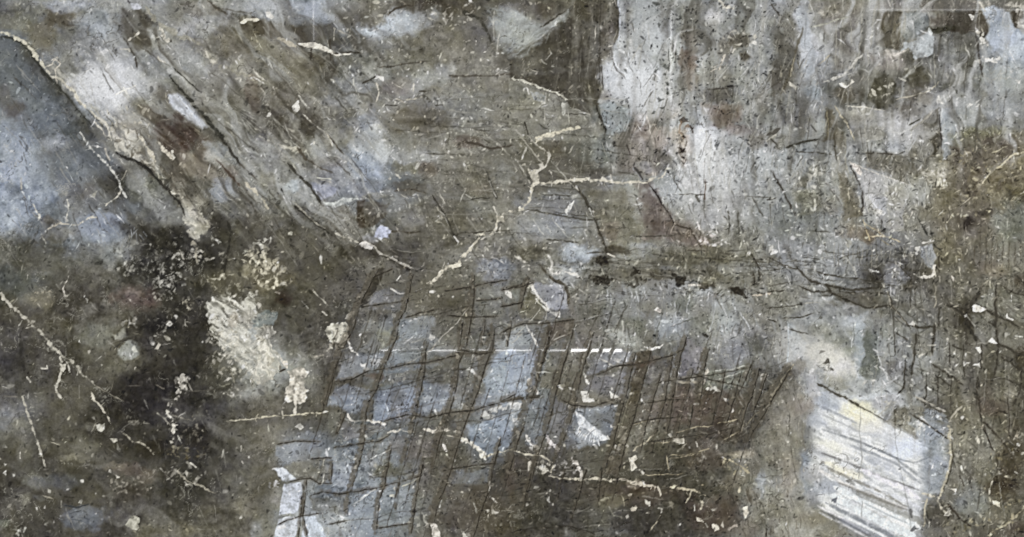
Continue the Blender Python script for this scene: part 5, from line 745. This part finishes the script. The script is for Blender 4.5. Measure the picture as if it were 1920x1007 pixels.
# pale translucent veils, hanging in the upper right and folded along the diagonal in the upper left
def veil(mask, ang, along, across, s_, a_, col, th):
    c_, n_ = math.cos(math.radians(ang)), math.sin(math.radians(ang))
    xx = X + fbm(X, Y, 90, s_, 3) * 34; yy = Y + fbm(X, Y, 90, s_ + 4, 3) * 34
    q = xx * c_ + yy * n_; r_ = -xx * n_ + yy * c_
    n = vn(q / along, r_ / across, s_) * .7 + vn(q / along * 2 + 5, r_ / across * 2.3 + 8, s_ + 1) * .5 + vn(q / along * 4, r_ / across * 5, s_ + 2) * .3
    m = a_ * sstep((n - th) / .8) * mask * (1 - .85 * SM)
    C[:] = C + (np.array(col, np.float32) - C) * m[..., None]
UR = region(1130, -400, 2400, 330, 160); UL = region(230, -400, 760, 430, 160)
veil(UR, 92, 190, 34, 2, .75, (178, 180, 180), .08)
veil(UR, 90, 150, 30, 12, .7, (82, 79, 69), .14)
veil(UR, 128, 120, 20, 24, .6, (188, 189, 188), .3)
veil(UL, 48, 180, 30, 6, .68, (166, 168, 166), .1)
veil(UL, 50, 160, 26, 17, .68, (76, 72, 61), .15)
veil(region(1080, 520, 1720, 730, 90), 78, 70, 18, 29, .5, (164, 168, 170), .2)
veil(region(-400, 480, 600, 1400, 120), 20, 70, 46, 39, .5, (126, 124, 116), .15)
veil(region(640, 120, 1180, 520, 140), 8, 130, 36, 43, .4, (142, 143, 142), .15)
veil(region(1250, 280, 1760, 600, 120), 20, 90, 40, 51, .4, (150, 153, 152), .1)
veil(region(560, 500, 1480, 1400, 100), 105, 90, 26, 57, .36, (92, 87, 74), .1)
# bright cloudy plumes in front of the veils
OX = OY = 0.0
for x_, y_, rx_, ry_, c_, a_, t_ in ((1188,150,46,70,(206,209,215),.7,-20),(1325,300,60,54,(206,208,211),.7,30),(1348,375,74,54,(188,190,192),.55,20),(1215,60,36,64,(178,182,186),.5,0),(1512,90,13,52,(192,196,206),.6,-8),(1692,236,42,24,(190,190,191),.55,25),(1738,80,26,16,(190,195,202),.6,-20),
    (1640,345,24,34,(178,178,178),.5,30),(1440,310,60,26,(172,176,177),.5,0),(1560,300,40,26,(170,174,174),.4,0),(222,155,60,34,(206,208,213),.6,10),(180,170,40,24,(196,198,202),.5,20),(700,270,24,30,(182,187,192),.5,0),(760,45,56,22,(182,189,202),.5,-15),(1500,650,60,40,(188,187,180),.5,30),(1240,185,40,40,(196,198,200),.5,40)):
    b(x_ * S, y_ * S, rx_ * S, ry_ * S, c_, a_, t_)
# lineation: long faint strokes that follow the fabric of the rock
def strokes(n, box_, ang, dev, l0, l1, w_, cols, a0, a1, soft_=1.2):
    for _ in range(n):
        x = rng.uniform(box_[0], box_[2]); y = rng.uniform(box_[1], box_[3])
        if x < 335 and y > np.interp(x, (0, 60, 140, 215, 335), (62, 80, 180, 280, 350)) and ang == 49: continue
        if 1500 < x < 1780 and 735 < y and soft_ < 3: continue
        t = math.radians(ang + rng.normal(0, dev)); L = rng.uniform(l0, l1)
        P = np.array([(x, y), (x + L * math.cos(t), y + L * math.sin(t))])
        P = jag(P, .5); col = cols[int(rng.integers(len(cols)))]
        w, sd = line_mask(P, w_ * rng.uniform(.5, 1.6), w_ * .4, .8, .5)
        m = rng.uniform(a0, a1) * sstep(sd / (2 * soft_) + .5)
        blend(w, m, col)
LD = ((66, 63, 53), (72, 68, 56), (150, 148, 136), (164, 162, 150))
strokes(90, (1070, -60, 1900, 260), 91, 4, 60, 190, 11, LD, .12, .34, 5)
strokes(40, (1250, 200, 1750, 470), 88, 10, 40, 120, 10, LD, .12, .3, 5)
strokes(46, (150, 0, 700, 400), 50, 6, 60, 180, 11, LD, .12, .34, 5)
strokes(30, (700, 180, 1100, 480), 4, 5, 60, 160, 10, LD, .1, .28, 5)
strokes(30, (1660, 480, 1900, 950), 89, 6, 50, 150, 9, LD, .12, .3, 5)
strokes(110, (150, 20, 720, 430), 49, 7, 20, 110, 2.6, LD, .2, .55)
strokes(60, (0, 80, 200, 460), 56, 9, 15, 60, 2.2, LD, .2, .5)
strokes(90, (700, 180, 1200, 520), 3, 5, 20, 110, 2.4, LD, .2, .5)
strokes(90, (640, 150, 1150, 520), 58, 9, 15, 60, 2.0, LD, .2, .5)
strokes(110, (1080, -20, 1900, 300), 91, 7, 15, 70, 2.6, LD, .18, .5)
strokes(120, (1200, 60, 1600, 330), 110, 12, 15, 60, 2.2, LD, .2, .5)
strokes(150, (1250, 300, 1750, 500), 85, 12, 12, 50, 2.2, LD, .2, .5)
strokes(90, (1060, 470, 1720, 560), 4, 9, 20, 90, 2.2, LD[:2], .25, .6)
strokes(120, (1080, 530, 1480, 660), 85, 16, 10, 46, 2.2, LD, .15, .45)
strokes(120, (1640, 470, 1920, 1007), 89, 7, 15, 80, 2.4, LD, .2, .5)
strokes(90, (1660, 500, 1920, 900), 30, 8, 15, 60, 2.2, LD[:2], .25, .55)
strokes(120, (600, 520, 1460, 1000), -10, 7, 12, 60, 2.0, LD, .2, .5)
strokes(90, (600, 560, 1460, 1000), 108, 5, 20, 90, 2.2, LD[:2], .25, .55)
strokes(110, (1380, 700, 1540, 1007), 75, 14, 10, 40, 2.2, LD, .25, .55)
strokes(120, (0, 480, 520, 1007), 60, 40, 8, 36, 2.0, LD, .2, .5)
C[BANDMASK] += (streak(26, 120, 4.0, 18) * 13)[BANDMASK][:, None]
# the drawn seams, veins, chips and patches, in the order they were laid
for fn, args in QUEUE:
    fn(*args)

# scattered specks and scratches
def specks(n, r0, r1, fac, var, a0, a1, el, box=(-400, -340, 2320, 1390), ang=None):
    """grains a little lighter or darker than the mineral they sit in"""
    xx = rng.uniform(box[0], box[2], n); yy = rng.uniform(box[1], box[3], n)
    ii = np.clip(np.searchsorted(xs, xx), 0, NX - 1); jj = np.clip(np.searchsorted(ys, yy), 0, NY - 1)
    sm = SM[jj, ii]
    for k in range(n):
        if sm[k] > .3 and rng.random() < sm[k] * 1.1: continue
        r = r0 + (r1 - r0) * rng.random() ** 2.2
        e = 1 + (el - 1) * rng.random(); t = rng.random() * 3.14 if ang is None else math.radians(ang + rng.normal(0, 14))
        R = r * e + 2
        w = win(xx[k] - R, yy[k] - R, xx[k] + R, yy[k] + R)
        if w[0].stop - w[0].start < 1 or w[1].stop - w[1].start < 1: continue
        dx = X[w] - xx[k] + WX[w] * .45; dy = Y[w] - yy[k] + WY[w] * .45
        ct, st = math.cos(t), math.sin(t)
        d = np.sqrt(((dx * ct + dy * st) / e) ** 2 + (-dx * st + dy * ct) ** 2)
        m = (a0 + (a1 - a0) * rng.random()) * sstep((r - d) / 1.6 + .5)
        loc = C[jj[k], ii[k]]
        g = max(fac + rng.normal(0, var), .3)
        tgt = np.clip(loc * g + (14 if fac > 1 else 0), 26, 214)
        blend(w, m, tgt)
INN = (0, 0, 1920, 1007)
specks(3400, 1.0, 3.8, 1.24, .12, .25, .7, 2.4)
specks(4400, 1.0, 3.6, .68, .08, .25, .7, 2.4)
specks(3000, .7, 1.9, 1.34, .15, .3, .75, 3.0, INN)
specks(5000, .7, 1.9, .6, .08, .3, .75, 2.6, INN)
specks(800, .8, 2.0, 1.36, .15, .4, .85, 2.6, (640, 0, 1150, 500))
specks(900, .8, 1.9, 1.36, .15, .4, .85, 3.5, (1640, 240, 1920, 1007))
specks(1100, .8, 1.9, .6, .1, .4, .8, 3.5, (1640, 240, 1920, 1007))
specks(800, .8, 2.0, 1.3, .15, .4, .8, 3.2, (1240, 280, 1720, 560))
specks(800, .8, 2.0, .66, .1, .4, .8, 3.2, (1240, 280, 1720, 560))
specks(900, .8, 2.0, .55, .1, .4, .8, 2.2, (1130, 0, 1500, 330))
specks(900, .8, 1.8, 1.4, .15, .4, .8, 2.6, (560, 500, 1480, 1007))
specks(260, .7, 1.5, 1.7, .15, .3, .75, 9, INN)
specks(150, .8, 2.0, 1.9, .2, .5, .85, 2.5, INN)
specks(420, .6, 1.2, 1.5, .15, .35, .75, 11, (1060, 0, 1920, 560), 82)
specks(260, .6, 1.2, 1.5, .15, .35, .75, 9, (150, 0, 760, 480), 50)
specks(420, .6, 1.2, .5, .08, .4, .8, 7, (560, 480, 1450, 1007), -15)
specks(300, .6, 1.3, 1.5, .15, .35, .75, 5, (1640, 240, 1920, 1007))
specks(220, .8, 1.8, .4, .06, .5, .85, 1.8, (1120, 0, 1420, 300))
specks(2600, .7, 1.7, .55, .08, .4, .8, 1.8, (600, 480, 1480, 1007))

# grain that runs through everything, veins and chips too
grain = (fbm(X, Y, 4.8, 30, 2, .8) * 6 + fbm(X, Y, 9, 47, 2) * 4.5) * GM
C += (grain * np.clip(.5 + .5 * C.mean(2) / 115, .6, 1.2))[..., None]
def box(a):
    p_ = np.pad(a, ((2, 2), (2, 2), (0, 0)), mode='edge')
    a = (p_[:, :-4] + p_[:, 1:-3] + p_[:, 2:-2] + p_[:, 3:-1] + p_[:, 4:]) / 5
    return (a[:-4] + a[1:-3] + a[2:-2] + a[3:-1] + a[4:]) / 5
C += .40 * (C - box(box(C)))                     # crystal edges read crisp under the polish
g_ = C @ np.array([.3, .59, .11], np.float32)
C = g_[..., None] + (C - g_[..., None]) * .80
blue = np.clip(C[..., 2] - C[..., 0], 0, 60)             # steel blue rather than violet
C[..., 1] += .07 * blue; C[..., 2] -= .20 * blue; C[..., 0] += .02 * blue
yel = np.clip((C[..., 0] + C[..., 1]) * .5 - C[..., 2] - 7, 0, 60)
C[..., 2] += .22 * yel
red = np.clip(C[..., 0] - C[..., 1] - 4, 0, 60)
C[..., 0] -= .42 * red; C[..., 1] += .05 * red
C = np.clip(C, 20, 245)
C = 120 + (C - 120) * 1.14 + 0
C[..., 2] += 1.0
C = np.clip(C, 24, 238)
c01 = C / 255.0
LIN = np.where(c01 <= .04045, c01 / 12.92, ((c01 + .055) / 1.055) ** 2.4).astype(np.float32)
LIN *= 1.0
ROUGH = np.clip(ROUGH, .02, .5)

# ------------------------------------------------------------------ material of the polished stone
def stone_material(name, polished=True):
    m = bpy.data.materials.new(name); m.use_nodes = True
    nt = m.node_tree; N = nt.nodes; K = nt.links
    bs = N['Principled BSDF']
    tc = N.new('ShaderNodeTexCoord')
    n1 = N.new('ShaderNodeTexNoise'); n1.inputs['Scale'].default_value = 260; n1.inputs['Detail'].default_value = 4
    K.new(tc.outputs['Object'], n1.inputs['Vector'])
    mr = N.new('ShaderNodeMapRange'); mr.inputs['From Min'].default_value = .3; mr.inputs['From Max'].default_value = .7
    mr.inputs['To Min'].default_value = .84; mr.inputs['To Max'].default_value = 1.16
    K.new(n1.outputs['Fac'], mr.inputs['Value'])
    mix = N.new('ShaderNodeMix'); mix.data_type = 'RGBA'; mix.blend_type = 'MULTIPLY'; mix.inputs['Factor'].default_value = 1
    if polished:
        at = N.new('ShaderNodeAttribute'); at.attribute_name = 'mineral'
        K.new(at.outputs['Color'], mix.inputs[6])
        ra = N.new('ShaderNodeAttribute'); ra.attribute_name = 'polish'
        K.new(ra.outputs['Fac'], bs.inputs['Roughness'])
    else:
        mix.inputs[6].default_value = (.16, .158, .145, 1); bs.inputs['Roughness'].default_value = .8
    K.new(mr.outputs['Result'], mix.inputs[7])
    K.new(mix.outputs[2], bs.inputs['Base Color'])
    bs.inputs['IOR'].default_value = 1.5
    return m
M_POLISH = stone_material('polished_stone')
M_SAWN = stone_material('sawn_stone', False)

# ------------------------------------------------------------------ the slab: face pieces, sawn edge and back
slab = bpy.data.objects.new('stone_slab', None)
scene.collection.objects.link(slab)
zmin = (1007 - float(ys[-1])) / 1000.0
slab.location = (CX, 0, Z0 + zmin)
slab['label'] = 'polished grey brown and blue stone slab with cream veins, filling the picture'
slab['kind'] = 'thing'
slab['category'] = 'stone slab'

VX = (X / 1000.0 - CX).astype(np.float32)
VZ = ((1007 - Y) / 1000.0 - zmin).astype(np.float32)
CO = np.stack([VX, -HGT * 1.0, VZ], -1).reshape(-1, 3)
LINA = np.concatenate([LIN, np.ones((NY, NX, 1), np.float32)], -1).reshape(-1, 4)
RF = ROUGH.reshape(-1)
idx = np.arange(NY * NX).reshape(NY, NX)
Q = np.stack([idx[1:, :-1], idx[1:, 1:], idx[:-1, 1:], idx[:-1, :-1]], -1).reshape(-1, 4)
QID = ID[:-1, :-1].reshape(-1)
# only pieces big enough to be picked out stay pieces; the rest belongs to the body
cnt = np.bincount(QID, minlength=len(PARTS))
LIMIT = {'thread': 26, 'fissure': 40, 'vein': 26, 'flake': 16, 'lamella': 60, 'seam_strip': 60, 'feldspar_crystal': 80, 'dark_inclusion': 12}
keep = np.array([k > 0 and cnt[k] >= LIMIT.get(PARTS[k][0], 30) for k in range(len(PARTS))])
byk = {}
for k in range(1, len(PARTS)):
    if keep[k]: byk.setdefault(PARTS[k][0], []).append(k)
for kind, ks in byk.items():
    if len(ks) > 280:
        ks.sort(key=lambda k: -cnt[k])
        for k in ks[280:]: keep[k] = False
QID = np.where(keep[QID], QID, 0)
# a piece that falls apart into islands: each island big enough is a piece of its own, crumbs go to the body
W_ = NX - 1; QF = QID.copy()
cells = np.nonzero(QF)[0]; seen = np.zeros(len(QF), bool); qf = QF.tolist(); nq_ = len(qf)
for c0 in cells.tolist():
    if seen[c0]: continue
    k = qf[c0]; comp = [c0]; seen[c0] = True; h = 0
    while h < len(comp):
        a_ = comp[h]; h += 1
        for b_ in (a_ - 1, a_ + 1, a_ - W_, a_ + W_):
            if 0 <= b_ < nq_ and not seen[b_] and qf[b_] == k:
                seen[b_] = True; comp.append(b_)
    ca = np.array(comp)
    if len(comp) < LIMIT.get(PARTS[k][0], 30):
        QID[ca] = 0
    elif k in (globals().setdefault('USED', set())):
        PARTS.append(PARTS[k]); QID[ca] = len(PARTS) - 1
    else:
        USED.add(k)
order = np.argsort(QID, kind='stable'); QS = QID[order]
starts = np.searchsorted(QS, np.arange(len(PARTS))); ends = np.searchsorted(QS, np.arange(len(PARTS)), side='right')

def face_mesh(name, quads, extra=None):
    vs, inv = np.unique(quads.reshape(-1), return_inverse=True)
    co = CO[vs]; nq = len(quads)
    me = bpy.data.meshes.new(name)
    me.vertices.add(len(vs)); me.vertices.foreach_set('co', co.reshape(-1))
    me.loops.add(nq * 4); me.loops.foreach_set('vertex_index', inv.astype(np.int32))
    me.polygons.add(nq); me.polygons.foreach_set('loop_start', np.arange(0, nq * 4, 4, dtype=np.int32))
    me.update(calc_edges=True)
    ca = me.attributes.new('mineral', 'FLOAT_COLOR', 'POINT'); ca.data.foreach_set('color', LINA[vs].reshape(-1))
    ra = me.attributes.new('polish', 'FLOAT', 'POINT'); ra.data.foreach_set('value', RF[vs])
    me.materials.append(M_POLISH)
    return me
LABELS = {'vein': None}
band_obj = None
for k in range(len(PARTS)):
    if ends[k] <= starts[k]: continue
    name = PARTS[k][0]
    me = face_mesh(name, Q[order[starts[k]:ends[k]]])
    o = bpy.data.objects.new(name, me)
    scene.collection.objects.link(o)
    o.parent = band_obj if (name == 'lamella' and band_obj) else slab
    if k == BAND: band_obj = o; o['label'] = 'pale banded crystal striped white, cream and blue'

# sawn rim and back, 20 mm behind the polish
TH = 0.020
x0, x1 = float(VX[0, 0]), float(VX[0, -1]); z1, z0 = float(VZ[0, 0]), float(VZ[-1, 0])
vv = [(x0, 0, z0), (x1, 0, z0), (x1, 0, z1), (x0, 0, z1), (x0, TH, z0), (x1, TH, z0), (x1, TH, z1), (x0, TH, z1)]
me = bpy.data.meshes.new('sawn_back')
me.from_pydata(vv, [], [(0, 4, 5, 1), (1, 5, 6, 2), (2, 6, 7, 3), (3, 7, 4, 0), (4, 7, 6, 5)])
me.materials.append(M_SAWN)
o = bpy.data.objects.new('sawn_back', me); scene.collection.objects.link(o); o.parent = slab
